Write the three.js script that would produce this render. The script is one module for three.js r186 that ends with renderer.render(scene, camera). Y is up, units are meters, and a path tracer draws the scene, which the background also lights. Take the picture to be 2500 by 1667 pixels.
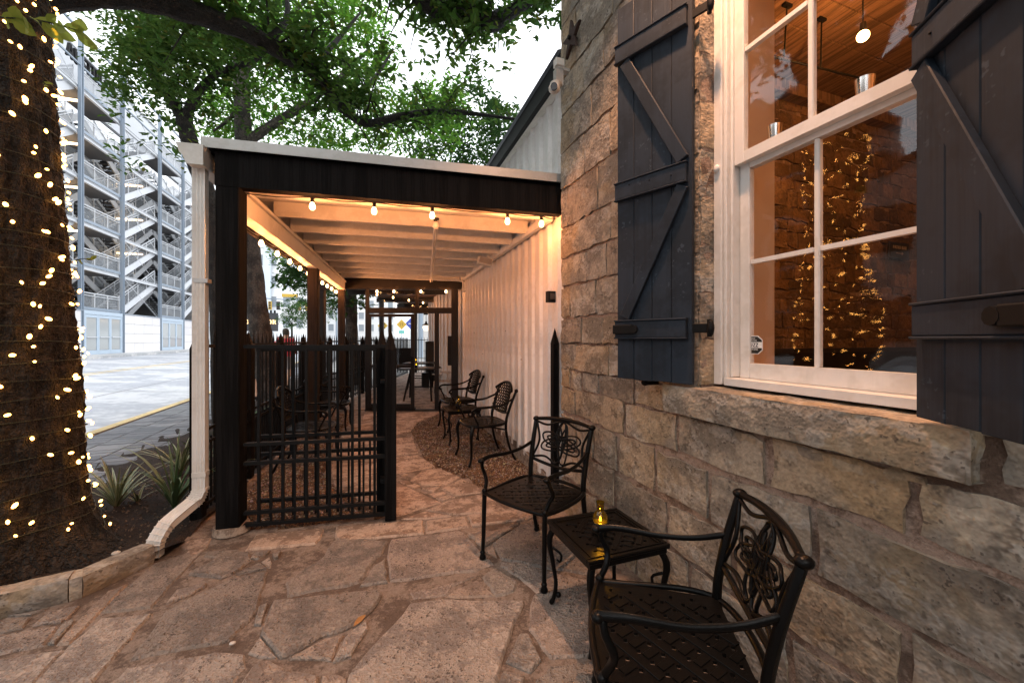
import * as THREE from 'three';
import { mergeGeometries, mergeVertices, toCreasedNormals } from 'three/addons/utils/BufferGeometryUtils.js';
import { MarchingCubes } from 'three/addons/objects/MarchingCubes.js';
import { FontLoader } from 'three/addons/loaders/FontLoader.js';
import { TextGeometry } from 'three/addons/geometries/TextGeometry.js';

// ---------------------------------------------------------------- camera, sky, sun, exposure
const scene = new THREE.Scene();
const EYE = 1.45, FOCAL = 972, CX = 1250, CY = 826, YAW = Math.atan(356 / 972);
const cs = Math.cos(YAW), sn = Math.sin(YAW);
const camera = new THREE.PerspectiveCamera(2 * Math.atan(833.5 / FOCAL) * 180 / Math.PI, 1024 / 682, 0.05, 900);
camera.position.set(0, EYE, 0);
camera.rotation.set(0, -YAW, 0);
camera.setViewOffset(1024, 682, 0, 3.07, 1024, 682);
scene.add(camera);
const renderer = new THREE.WebGLRenderer({ antialias: true });
renderer.setSize(1024, 682);
renderer.toneMapping = THREE.LinearToneMapping;
renderer.toneMappingExposure = 2.4;
renderer.shadowMap.enabled = true;
// overcast evening sky, even in every direction
{
  const w = 128, h = 64, d = new Float32Array(w * h * 4);
  for (let j = 0; j < h; j++) for (let i = 0; i < w; i++) {
    const el = (j + .5) / h - .5, k = (j * w + i) * 4;
    const a = i / w * Math.PI * 2;
    const c = 1 + .05 * Math.sin(3 * a + 9 * el) * Math.cos(2 * a - 14 * el + 1);
    const L = el > 0 ? c : .35;
    d[k] = .98 * L; d[k + 1] = 1.02 * L; d[k + 2] = 1.08 * L; d[k + 3] = 1;
  }
  const t = new THREE.DataTexture(d, w, h, THREE.RGBAFormat, THREE.FloatType);
  t.mapping = THREE.EquirectangularReflectionMapping; t.magFilter = THREE.LinearFilter; t.needsUpdate = true;
  scene.background = t; scene.environment = t;
}
const sun = new THREE.DirectionalLight(new THREE.Color(1, .96, .9), .5);
sun.position.set(-14, 30, 16); sun.target.position.set(-4, 0, -10);
sun.castShadow = true; sun.shadow.radius = 30;
Object.assign(sun.shadow.camera, { left: -60, right: 60, top: 60, bottom: -60, near: 1, far: 160 });
scene.add(sun, sun.target);

// ---------------------------------------------------------------- helpers
const V = (x, y, z) => new THREE.Vector3(x, y, z);
function rng(s) { return () => { s |= 0; s = s + 0x6D2B79F5 | 0; let t = Math.imul(s ^ s >>> 15, 1 | s); t = t + Math.imul(t ^ t >>> 7, 61 | t) ^ t; return ((t ^ t >>> 14) >>> 0) / 4294967296; }; }
const R0 = rng(7);
const rr = (a, b, r = R0) => a + (b - a) * r();
// a photograph pixel gives a direction; the surface it touches gives the distance
function ray(u, v) { const X = (u - CX) / FOCAL, Y = -(v - CY) / FOCAL; return V(X * cs + sn, Y, X * sn - cs); }
const along = (u, v, t) => ray(u, v).multiplyScalar(t).add(V(0, EYE, 0));     // t: distance ahead
const onY = (u, v, y = 0) => { const d = ray(u, v); return d.multiplyScalar((y - EYE) / d.y).add(V(0, EYE, 0)); };
const onX = (u, v, x) => { const d = ray(u, v); return d.multiplyScalar(x / d.x).add(V(0, EYE, 0)); };
const onZ = (u, v, z) => { const d = ray(u, v); return d.multiplyScalar(z / d.z).add(V(0, EYE, 0)); };

function boxUV(g) {
  g = g.index ? g.toNonIndexed() : g;
  const p = g.attributes.position, uv = new Float32Array(p.count * 2), a = V(), b = V(), c = V(), n = V();
  for (let i = 0; i < p.count; i += 3) {
    a.fromBufferAttribute(p, i); b.fromBufferAttribute(p, i + 1); c.fromBufferAttribute(p, i + 2);
    n.crossVectors(b.clone().sub(a), c.clone().sub(a));
    const X = Math.abs(n.x), Y = Math.abs(n.y), Z = Math.abs(n.z);
    [a, b, c].forEach((q, k) => {
      const o = (i + k) * 2;
      if (X >= Y && X >= Z) { uv[o] = q.z; uv[o + 1] = q.y; } else if (Y >= Z) { uv[o] = q.x; uv[o + 1] = q.z; } else { uv[o] = q.x; uv[o + 1] = q.y; }
    });
  }
  g.setAttribute('uv', new THREE.BufferAttribute(uv, 2));
  return g;
}
function geoOf(list, keepUV) {
  const gs = (Array.isArray(list) ? list : [list]).map(g => {
    g = g.index ? g.toNonIndexed() : g;
    if (!g.attributes.normal) g.computeVertexNormals();
    for (const k of Object.keys(g.attributes)) if (!['position', 'normal', 'uv'].includes(k)) g.deleteAttribute(k);
    if (!keepUV || !g.attributes.uv) boxUV(g);
    return g;
  });
  return gs.length > 1 ? mergeGeometries(gs) : gs[0];
}
const taken = new Map();
function numbered(n) { const k = taken.get(n) || 0; taken.set(n, k + 1); return k ? n + '_' + String(k).padStart(3, '0') : n; }
function obj(name, geos, mat, parent, keepUV) {
  const m = new THREE.Mesh(geoOf(geos, keepUV), mat);
  m.castShadow = m.receiveShadow = true;
  if (parent) { m.name = name; parent.add(m); } else { m.name = numbered(name); scene.add(m); }
  return m;
}
function shared(name, geo, mat, parent) {       // a piece that shares its geometry with alike pieces
  const m = new THREE.Mesh(geo, mat); m.name = name; m.castShadow = m.receiveShadow = true; parent.add(m); return m;
}
// part built in world coordinates under a thing whose group stands at its base (not turned)
function objW(name, geos, mat, parent, keepUV) {
  const m = obj(name, geos, mat, parent, keepUV);
  if (!parent.isMesh && !parent.userData.inside) m.position.copy(parent.position).negate();
  return m;
}
function sub(name, parent) {                     // a part that is a group of sub-parts, world coordinates
  const g = new THREE.Group(); g.name = name; g.userData.inside = true; g.position.copy(parent.position).negate(); parent.add(g); return g;
}
function thing(name, label, category, at = [0, 0, 0], turn = 0, group) {
  const o = new THREE.Group(); o.name = numbered(name); o.position.set(...at); o.rotation.y = turn;
  o.userData = { label, category }; if (group) o.userData.group = group; scene.add(o); return o;
}
function tag(o, label, category, group) { o.userData.label = label; o.userData.category = category; if (group) o.userData.group = group; return o; }
function structure(name, label, category) { const o = new THREE.Group(); o.name = numbered(name); o.userData = { label, category, kind: 'structure' }; scene.add(o); return o; }
function copyOf(src, at, turn, label, group) {
  const r = src.clone(); r.name = numbered(src.name.replace(/_\d{3}$/, '')); r.userData = { ...src.userData };
  r.position.set(...at); r.rotation.y = turn; if (label) r.userData.label = label; if (group) r.userData.group = group; scene.add(r); return r;
}
// ---- shapes
function box(w, h, d, x = 0, y = 0, z = 0, ry = 0, rx = 0, rz = 0) {
  const g = new THREE.BoxGeometry(w, h, d);
  if (rx || ry || rz) g.applyMatrix4(new THREE.Matrix4().makeRotationFromEuler(new THREE.Euler(rx, ry, rz, 'YXZ')));
  return g.translate(x, y, z);
}
function chamfer(w, h, d, b) {                    // box with bevelled edges, centred
  const s = new THREE.Shape(), x = w / 2 - b, y = h / 2 - b;
  s.moveTo(-x, -y); s.lineTo(x, -y); s.lineTo(x, y); s.lineTo(-x, y); s.closePath();
  return new THREE.ExtrudeGeometry(s, { depth: d - 2 * b, bevelEnabled: true, bevelThickness: b, bevelSize: b, bevelSegments: 1, curveSegments: 1 }).translate(0, 0, -d / 2 + b);
}
const UPV = V(0, 1, 0);
function aim(g, p, q, roll = 0) {                 // geometry whose length runs along +y from 0 to 1 unit length: place from p to q
  const d = q.clone().sub(p), L = d.length(); d.normalize();
  const m = new THREE.Matrix4().makeRotationFromQuaternion(new THREE.Quaternion().setFromUnitVectors(UPV, d));
  if (roll) g.rotateY(roll);
  return g.applyMatrix4(m).translate(p.x, p.y, p.z);
}
function rod(p, q, r, seg = 8, r2 = r) { const L = p.distanceTo(q); return aim(new THREE.CylinderGeometry(r2, r, L, seg, 1).translate(0, L / 2, 0), p, q); }
function beam(p, q, w, h, c = 0) {                // square bar: w across (horizontal), h up; runs from p to q (any direction in plan)
  const d = q.clone().sub(p), L = d.length(), g = c ? chamfer(w, h, L, c) : new THREE.BoxGeometry(w, h, L);
  const z = d.normalize(), x = V().crossVectors(UPV, z); if (x.lengthSq() < 1e-6) x.set(1, 0, 0); x.normalize(); const y = V().crossVectors(z, x);
  const mid = p.clone().add(q).multiplyScalar(.5);
  return g.applyMatrix4(new THREE.Matrix4().makeBasis(x, y, z).setPosition(mid));
}
function taper(pts, radii, seg = 8, sub_ = 0, wob = 0, rnd = R0, squash = 1) {   // tube through points with a radius at each
  let P = pts, Rr = radii;
  if (sub_) {
    const c = new THREE.CatmullRomCurve3(pts), n = sub_; P = []; Rr = [];
    for (let i = 0; i <= n; i++) { const t = i / n; P.push(c.getPoint(t)); const f = t * (pts.length - 1), k = Math.min(Math.floor(f), pts.length - 2); Rr.push(radii[k] + (radii[k + 1] - radii[k]) * (f - k)); }
  }
  const pos = [], idx = [], uvs = []; let N = null; let run = 0;
  for (let i = 0; i < P.length; i++) {
    const T = (P[Math.min(i + 1, P.length - 1)].clone().sub(P[Math.max(i - 1, 0)])).normalize();
    if (!N) { N = Math.abs(T.y) < .9 ? V(0, 1, 0) : V(1, 0, 0); }
    N.sub(T.clone().multiplyScalar(N.dot(T))).normalize();
    const B = V().crossVectors(T, N);
    if (i) run += P[i].distanceTo(P[i - 1]);
    for (let k = 0; k <= seg; k++) {
      const a = k / seg * Math.PI * 2, r = Rr[i] * (1 + (k < seg ? wob * (rnd() - .5) : 0));
      const q = P[i].clone().addScaledVector(N, Math.cos(a) * (k === seg ? Rr[i] : r)).addScaledVector(B, Math.sin(a) * (k === seg ? Rr[i] : r) * squash);
      pos.push(q.x, q.y, q.z); uvs.push(k / seg * 2 * Math.PI * Rr[0], run);
    }
    if (wob) { const o = i * (seg + 1) * 3; for (let j = 0; j < 3; j++) pos[o + seg * 3 + j] = pos[o + j]; }
  }
  const w = seg + 1;
  for (let i = 0; i < P.length - 1; i++) for (let k = 0; k < seg; k++) { const a = i * w + k, b = a + 1, c = a + w, d = c + 1; idx.push(a, b, c, b, d, c); }
  const cap = (i, flip) => { const o = pos.length / 3; pos.push(P[i].x, P[i].y, P[i].z); uvs.push(0, 0); for (let k = 0; k < seg; k++) { const a = i * w + k; flip ? idx.push(o, a + 1, a) : idx.push(o, a, a + 1); } };
  cap(0, true); cap(P.length - 1, false);
  const g = new THREE.BufferGeometry();
  g.setAttribute('position', new THREE.Float32BufferAttribute(pos, 3)); g.setAttribute('uv', new THREE.Float32BufferAttribute(uvs, 2)); g.setIndex(idx); g.computeVertexNormals();
  return g;
}
const tube = (pts, r, n = 24, seg = 6, closed = false) => new THREE.TubeGeometry(new THREE.CatmullRomCurve3(pts, closed), n, r, seg, closed);
const lathe = (pts, seg = 16) => new THREE.LatheGeometry(pts.map(p => new THREE.Vector2(p[0], p[1])), seg);
const ball = (r, x, y, z, a = 8, b = 6) => new THREE.SphereGeometry(r, a, b).translate(x, y, z);
// ---- periodic noise
function lattice(n, seed) { const r = rng(seed), a = new Float32Array(n * n); for (let i = 0; i < a.length; i++) a[i] = r(); return a; }
function noiseField(size, seed, octs) {           // octs: [[cellsX, cellsY, gain]...] -> 0..1 field
  const out = new Float32Array(size * size); let tot = 0;
  octs.forEach(([nx, ny, g], o) => {
    tot += g; const r = rng(seed + o * 131), a = new Float32Array(nx * ny); for (let i = 0; i < a.length; i++) a[i] = r();
    for (let j = 0; j < size; j++) {
      const fy = j / size * ny, y0 = Math.floor(fy), ty = fy - y0, sy = ty * ty * (3 - 2 * ty), ya = (y0 % ny) * nx, yb = ((y0 + 1) % ny) * nx;
      for (let i = 0; i < size; i++) {
        const fx = i / size * nx, x0 = Math.floor(fx), tx = fx - x0, sx = tx * tx * (3 - 2 * tx), xa = x0 % nx, xb = (x0 + 1) % nx;
        const top = a[ya + xa] + (a[ya + xb] - a[ya + xa]) * sx, bot = a[yb + xa] + (a[yb + xb] - a[yb + xa]) * sx;
        out[j * size + i] += g * (top + (bot - top) * sy);
      }
    }
  });
  for (let i = 0; i < out.length; i++) out[i] /= tot;
  return out;
}
function texFrom(size, metres, fn, srgb = true) {  // fn(i) -> [r,g,b] 0..1
  const d = new Uint8Array(size * size * 4);
  for (let i = 0; i < size * size; i++) { const c = fn(i); for (let k = 0; k < 3; k++) d[i * 4 + k] = Math.max(0, Math.min(255, (c.length ? c[k] : c) * 255)); d[i * 4 + 3] = 255; }
  const t = new THREE.DataTexture(d, size, size); t.wrapS = t.wrapT = THREE.RepeatWrapping; t.magFilter = THREE.LinearFilter; t.minFilter = THREE.LinearMipmapLinearFilter; t.generateMipmaps = true;
  if (srgb) t.colorSpace = THREE.SRGBColorSpace; t.repeat.set(1 / metres, 1 / metres); t.needsUpdate = true; return t;
}
const mix = (a, b, t) => a + (b - a) * t, mix3 = (a, b, t) => [mix(a[0], b[0], t), mix(a[1], b[1], t), mix(a[2], b[2], t)];
const sm = (a, b, x) => { const t = Math.max(0, Math.min(1, (x - a) / (b - a))); return t * t * (3 - 2 * t); };
const lin = (r, g, b) => new THREE.Color().setRGB(r, g, b);
// ---------------------------------------------------------------- textures and materials
const S = 512;
const nA = noiseField(S, 11, [[4, 4, 1], [8, 8, .8], [16, 16, .6], [40, 40, .5], [96, 96, .4]]);
const nB = noiseField(S, 23, [[6, 6, 1], [14, 14, .8], [30, 30, .7], [70, 70, .5], [150, 150, .5]]);
const nC = noiseField(S, 37, [[3, 3, 1], [7, 7, .6], [18, 18, .4]]);
const nF = noiseField(S, 41, [[60, 60, 1], [120, 120, .9], [240, 240, .7]]);
const nH = noiseField(S, 53, [[7, 12, 1], [16, 30, .8], [36, 64, .7], [90, 120, .6]]);    // bedded: long across, fine up
const nW = noiseField(S, 67, [[40, 2, 1], [110, 4, .8], [220, 9, .6]]);                  // wood: long up
const nK = noiseField(S, 71, [[22, 7, 1], [46, 14, .8], [90, 40, .5], [180, 120, .35]]); // bark plates
// limestone: buff, grey and iron-stained patches with a grain of its own
const stoneMap = texFrom(S, 1.1, i => {
  let c = mix3([.90, .84, .76], [.70, .66, .61], sm(.42, .62, nA[i]));
  c = mix3(c, [.86, .74, .56], .45 * sm(.58, .72, nC[i]));
  c = mix3(c, [.42, .38, .34], .65 * sm(.58, .70, nB[i]) * sm(.4, .6, nH[i]));
  c = mix3(c, [.97, .95, .92], .55 * sm(.56, .66, nH[i]));
  c = mix3(c, [.30, .27, .25], .6 * sm(.66, .74, nF[i]) * sm(.45, .6, nA[i]));
  const f = .82 + .36 * nF[i]; return c.map(x => x * f);
});
const stoneBump = texFrom(S, 1.1, i => .45 * nH[i] + .35 * nB[i] + .2 * nF[i], false);
const flagMap = texFrom(S, .9, i => {
  let c = mix3([.90, .85, .80], [.74, .70, .67], sm(.44, .60, nB[i]));
  c = mix3(c, [.58, .54, .51], .45 * sm(.57, .68, nA[i]) * sm(.42, .6, nF[i]));
  c = mix3(c, [.32, .29, .27], .75 * sm(.64, .72, nF[i]) * sm(.44, .58, nC[i]));
  const f = .80 + .40 * nF[i]; return c.map(x => x * f);
});
const flagBump = texFrom(S, .9, i => { const p = sm(.40, .62, nF[i]); return .5 * nB[i] + .3 * p + .2 * nA[i]; }, false);
const mortarMap = texFrom(S, .8, i => mix3([.95, .88, .82], [.68, .60, .54], sm(.4, .62, nB[i])).map(x => x * (.84 + .32 * nF[i])));
const grainBump = texFrom(S, .35, i => .6 * nF[i] + .4 * nB[i], false);
const fiss = i => sm(.0, .11, Math.abs(nK[i] - .5)) * (.55 + .45 * sm(.35, .65, nA[i]));
const barkMap = texFrom(S, 1.0, i => mix3([.56, .53, .50], [.86, .81, .76], sm(.40, .62, nB[i])).map(x => x * (.72 + .56 * nF[i])));
const barkBump = texFrom(S, 1.0, i => fiss(i) * .8 + .2 * nF[i], false);
const boardMap = texFrom(S, 1.4, i => { let c = mix3([.92, .94, .97], [.74, .74, .75], .7 * sm(.44, .66, nA[i]) + .3 * sm(.45, .7, nW[i])); if (nF[i] > .735 && nC[i] > .5) c = [1.6, 1.5, 1.4]; return c.map(x => x * .85); });
const woodMap = texFrom(S, .9, i => mix3([.92, .92, .92], [.62, .62, .62], sm(.4, .68, nW[i])).map(x => x * (.92 + .16 * nF[i])));
const woodBump = texFrom(S, .9, i => nW[i], false);
const paintMap = texFrom(S, 1.3, i => mix3([1, 1, 1], [.95, .945, .935], sm(.46, .66, nA[i])).map(x => x * (.97 + .06 * nB[i])));
const soilMap = texFrom(S, .7, i => mix3([.95, .80, .64], [.36, .26, .18], sm(.36, .64, nF[i] * .6 + nB[i] * .4)));
const roadMap = texFrom(S, 6, i => mix3([1, 1, 1], [.84, .85, .87], sm(.4, .64, nA[i])).map(x => x * (.94 + .12 * nF[i])));
const nG = noiseField(S, 83, [[5, 4, 1], [11, 9, .45], [24, 20, .12]]);
const glassBump = texFrom(S, 1.3, i => nG[i], false);
const plainUV = (t, m) => { const c = t.clone(); c.repeat.set(1 / m, 1 / m); c.needsUpdate = true; return c; };

const std = (color, rough, o = {}) => new THREE.MeshStandardMaterial({ color, roughness: rough, ...o });
const phy = (color, rough, o = {}) => new THREE.MeshPhysicalMaterial({ color, roughness: rough, ...o });
const M = {};
const stoneTints = [[.46, .44, .41], [.43, .425, .415], [.48, .43, .365], [.35, .33, .31], [.53, .52, .50]];
M.stone = stoneTints.map(c => std(lin(...c), .92, { map: stoneMap, bumpMap: stoneBump, bumpScale: .020 }));
M.mortar = std(lin(.33, .285, .26), .95, { map: mortarMap, bumpMap: grainBump, bumpScale: .006 });
const flagTints = [[.42, .385, .365], [.345, .335, .325], [.45, .395, .355], [.32, .30, .285], [.46, .435, .415]];
M.flag = flagTints.map(c => std(lin(...c), .85, { map: flagMap, bumpMap: flagBump, bumpScale: .017 }));
M.smoothFlag = [[.46, .40, .36], [.41, .37, .34], [.48, .425, .38]].map(c => std(lin(...c), .8, { map: mortarMap, bumpMap: flagBump, bumpScale: .005 }));
M.patioMortar = std(lin(.27, .25, .235), .95, { map: mortarMap, bumpMap: grainBump, bumpScale: .008 });
M.gravel = std(lin(.215, .165, .12), .95, { map: soilMap, bumpMap: grainBump, bumpScale: .014 });
M.grains = [[.34, .20, .11], [.24, .14, .08], [.45, .33, .22]].map(c => std(lin(...c), .9));
M.soil = std(lin(.045, .034, .027), .95, { map: soilMap, bumpMap: grainBump, bumpScale: .02 });
M.bark = std(lin(.056, .049, .043), .95, { map: plainUV(barkMap, .7), bumpMap: plainUV(barkBump, .7), bumpScale: .06 });
M.barkFine = std(lin(.045, .039, .034), .95, { map: plainUV(barkMap, .5), bumpMap: plainUV(barkBump, .5), bumpScale: .012 });
M.barkGrey = std(lin(.11, .103, .096), .95, { map: barkMap, bumpMap: barkBump, bumpScale: .03 });
M.blackWood = phy(lin(.010, .009, .0088), .8, { specularIntensity: .2, map: woodMap, bumpMap: woodBump, bumpScale: .004 });
M.brownPost = phy(lin(.026, .017, .012), .7, { specularIntensity: .4, map: woodMap, bumpMap: woodBump, bumpScale: .003 });
M.iron = phy(lin(.007, .007, .007), .6, { specularIntensity: .3 });
M.cast = phy(lin(.0045, .0042, .004), .32, { specularIntensity: .26, bumpMap: grainBump, bumpScale: .0008 });
M.whitePaint = std(lin(.74, .71, .66), .5, { map: paintMap });
M.whiteTrim = std(lin(.72, .70, .67), .42, { map: paintMap, bumpMap: woodBump, bumpScale: .0012 });
M.corrugated = std(lin(.76, .74, .72), .36, { map: paintMap });
M.gutter = std(lin(.70, .69, .66), .4, { map: paintMap });
M.flashing = std(lin(.50, .49, .47), .42, { metalness: .35, map: paintMap });
M.shutter = phy(lin(.040, .053, .070), .6, { specularIntensity: .4, bumpMap: woodBump, bumpScale: .0012, map: boardMap });
M.darkTrim = phy(lin(.016, .017, .019), .6, { specularIntensity: .5 });
M.concrete = std(lin(.42, .40, .37), .9, { map: mortarMap, bumpMap: grainBump, bumpScale: .004 });
M.road = std(lin(.50, .51, .53), .9, { map: roadMap });
M.paver = [[.19, .20, .21], [.23, .235, .245], [.165, .17, .18]].map(c => std(lin(...c), .85, { map: roadMap }));
M.paverJoint = std(lin(.045, .045, .047), .95);
M.yellow = std(lin(.62, .40, .06), .7, { map: paintMap });
M.wornYellow = std(lin(.66, .50, .24), .8, { map: roadMap });
M.paleConcrete = std(lin(.58, .57, .55), .9, { map: roadMap });
M.white = std(lin(.78, .78, .77), .7);
M.garageWhite = std(lin(.60, .62, .645), .55);
M.garageSteel = std(lin(.24, .29, .35), .5, { metalness: .1 });
M.garageStone = [[.74, .72, .71], [.70, .68, .68], [.77, .74, .73]].map(c => std(lin(...c), .8));
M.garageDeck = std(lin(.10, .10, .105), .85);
M.mesh = std(lin(.26, .28, .30), .6, { transparent: true, opacity: .5 });
M.doorBlue = std(lin(.44, .53, .62), .5);
M.doorGlass = std(lin(.40, .42, .42), .15);
M.glass = phy(lin(1, 1, 1), .02, { transmission: 1, thickness: 0, ior: 1.6, bumpMap: glassBump, bumpScale: .0032 });
M.clearGlass = phy(lin(.95, .96, .96), .03, { transmission: 1, thickness: 0, ior: 1.5 });
M.darkFrame = phy(lin(.012, .010, .009), .45, { specularIntensity: .5 });
M.oldWood = std(lin(.16, .085, .045), .6, { map: woodMap });
M.ceilingWood = std(lin(.30, .19, .12), .5, { map: woodMap });
M.silver = std(lin(.75, .70, .65), .15, { metalness: 1, bumpMap: glassBump, bumpScale: .004 });
const glow = (r, g, b, k) => new THREE.MeshStandardMaterial({ color: lin(.9, .8, .7), emissive: lin(r, g, b), emissiveIntensity: k, roughness: .4 });
M.bulb = glow(1, .58, .24, 6);
M.mini = glow(1, .42, .08, 7);
M.tube = glow(1, .66, .36, 2.6);
M.interiorBulb = glow(1, .55, .2, 10);
M.flame = glow(1, .5, .12, 8);
M.socket = std(lin(.02, .018, .016), .5);
const WARM = new THREE.Color(1, .34, .105);
function pointLamp(parent, x, y, z, power, radius = 1, color = WARM) {
  const l = new THREE.PointLight(color, power, 0, 2); l.position.set(x, y, z); l.castShadow = true; l.shadow.radius = radius; parent.add(l); return l;
}
// ---- stones
function denser(poly, step, wob, r) {              // 2-D outline with broken edges
  const out = [];
  poly.forEach((p, i) => {
    const q = poly[(i + 1) % poly.length], L = Math.hypot(q[0] - p[0], q[1] - p[1]), n = Math.max(1, Math.round(L / step));
    for (let k = 0; k < n; k++) { const t = k / n, w = k ? wob : wob * .4; out.push([mix(p[0], q[0], t) + (r() - .5) * w, mix(p[1], q[1], t) + (r() - .5) * w]); }
  });
  return out;
}
function slab(poly, h, bev, step, wob, r) {         // lies in x,z; top at 0 ; poly in [x,z]
  const pts = denser(poly, step, wob, r), s = new THREE.Shape();
  pts.forEach((p, i) => i ? s.lineTo(p[0], -p[1]) : s.moveTo(p[0], -p[1])); s.closePath();
  const g = new THREE.ExtrudeGeometry(s, { depth: h - bev, bevelEnabled: true, bevelThickness: bev, bevelSize: bev * .9, bevelOffset: -bev * .9, bevelSegments: 1, curveSegments: 1 });
  return g.rotateX(-Math.PI / 2).translate(0, -h, 0);
}
function bump2(x, y, s) { return Math.sin(x * 7.1 + s * 3.7) * Math.cos(y * 9.3 - s * 2.1) * .5 + Math.sin(x * 17.3 - y * 13.7 + s) * .3 + Math.sin(x * 31 + y * 37 + s * 5) * .2; }
// rock-faced block on a plane: corners in [a,b] (a along, b up), pushed out along the normal; place(a,b,out) -> Vector3
function block(c, depth, relief, nx, ny, place, seed, r) {
  const pos = [], idx = [];
  const at = (s, t) => { const A = [mix(c[0][0], c[1][0], s), mix(c[0][1], c[1][1], s)], B = [mix(c[3][0], c[2][0], s), mix(c[3][1], c[2][1], s)]; return [mix(A[0], B[0], t), mix(A[1], B[1], t)]; };
  for (let j = 0; j <= ny; j++) for (let i = 0; i <= nx; i++) {
    const e = i === 0 || j === 0 || i === nx || j === ny, p = at(i / nx, j / ny), k = e ? .013 : .008;
    const a = p[0] + (r() - .5) * k * 1.6, b = p[1] + (r() - .5) * k * 1.6;
    const o = e ? depth * .9 + (r() - .5) * .006 : depth + relief * bump2(a, b, seed) + (r() - .5) * relief * .7;
    const q = place(a, b, o); pos.push(q.x, q.y, q.z);
  }
  const w = nx + 1;
  for (let j = 0; j < ny; j++) for (let i = 0; i < nx; i++) { const a = j * w + i, b = a + 1, d = a + w, e = d + 1; idx.push(a, d, b, b, d, e); }
  // sides going back into the wall
  const ring = []; for (let i = 0; i <= nx; i++) ring.push(i); for (let j = 1; j <= ny; j++) ring.push(j * w + nx); for (let i = nx - 1; i >= 0; i--) ring.push(ny * w + i); for (let j = ny - 1; j > 0; j--) ring.push(j * w);
  const o = pos.length / 3;
  ring.forEach(k => { const ij = [k % w / nx, Math.floor(k / w) / ny], p = at(ij[0], ij[1]), q = place(p[0], p[1], -.03); pos.push(q.x, q.y, q.z); });
  ring.forEach((k, i) => { const n = (i + 1) % ring.length; idx.push(k, ring[n], o + i, ring[n], o + n, o + i); });
  const g = new THREE.BufferGeometry(); g.setAttribute('position', new THREE.Float32BufferAttribute(pos, 3)); g.setIndex(idx);
  return toCreasedNormals(g, .75);
}
// ---------------------------------------------------------------- ground, street, patio
const pxy = (ox, oy, s) => ([x, y]) => { const p = onY(ox + x / s, oy + y / s, 0); return [p.x, p.z]; };
const A1 = pxy(0, 1300, 4.272), A2 = pxy(400, 1300, 4.272), A3 = pxy(850, 1250, 3.76), A4 = pxy(800, 950, 3.92), A7 = pxy(420, 1000, 3.92), SRC = pxy(0, 0, 1);
function sheet(poly, y, mat, name, parent) {
  const s = new THREE.Shape(); poly.forEach((p, i) => i ? s.lineTo(p[0], -p[1]) : s.moveTo(p[0], -p[1])); s.closePath();
  return obj(name, new THREE.ShapeGeometry(s).rotateX(-Math.PI / 2).translate(0, y, 0), mat, parent);
}
// terrain to the horizon, dropping well below what is laid on it near the patio
{
  const o = obj('ground', new THREE.PlaneGeometry(900, 900).rotateX(-Math.PI / 2).translate(0, -.34, -100), std(lin(.30, .29, .27), .95, { map: roadMap }));
  o.userData = { kind: 'structure', label: 'pale flat ground stretching away to the horizon', category: 'ground' };
}
// street: rises gently from the near kerb to the far pavement
const streetY = x => mix(-.12, .36, sm(0, 1, (-4.0 - x) / 9.4) * .5 + .5 * Math.max(0, Math.min(1, (-4.0 - x) / 9.4)));
{
  const st = structure('street', 'pale concrete street between the brick pavement and the parking garage', 'street');
  const pos = [], idx = [], nx = 12, zs = [30, 0, -20, -40, -80, -200];
  zs.forEach(z => { for (let i = 0; i <= nx; i++) { const x = -3.95 - 9.5 * i / nx; pos.push(x, streetY(x), z); } });
  for (let j = 0; j < zs.length - 1; j++) for (let i = 0; i < nx; i++) { const a = j * (nx + 1) + i, b = a + 1, c = a + nx + 1, d = c + 1; idx.push(a, c, b, b, c, d); }
  const g = new THREE.BufferGeometry(); g.setAttribute('position', new THREE.Float32BufferAttribute(pos, 3)); g.setIndex(idx); g.computeVertexNormals();
  obj('road_surface', g, M.road, st);
  const strip = (x0, x1, z0, z1, up) => { const g = new THREE.BufferGeometry(); const q = [[x0, z0], [x1, z0], [x1, z1], [x0, z1]]; g.setAttribute('position', new THREE.Float32BufferAttribute(q.flatMap(([x, z]) => [x, streetY(x) + up, z]), 3)); g.setIndex([0, 1, 2, 0, 2, 3]); g.computeVertexNormals(); return g; };
  obj('centre_line', [strip(-9.3, -9.2, 20, -90, .004), strip(-9.55, -9.45, 20, -90, .004)], M.wornYellow, st);
  for (let z = -14; z > -70; z -= 7) obj('slab_joint', strip(-13, -4.1, z, z - .04, .003), std(lin(.22, .22, .23), .9), st);
  obj('slab_joint', strip(-6.42, -6.38, 20, -90, .0035), std(lin(.22, .22, .23), .9), st);
  // kerb with a yellow painted top edge
  obj('kerb', box(.15, .30, 110, -3.87, -.12, -30), M.concrete, st);
  obj('painted_kerb_edge', box(.15, .006, 60, -3.87, .034, -28), M.wornYellow, st);
  obj('kerb', box(.2, .5, 130, -13.5, .25, -40), M.paleConcrete, st);
  obj('far_pavement', box(1.6, .5, 130, -14.4, .262, -40), M.paleConcrete, st);
}
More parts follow.
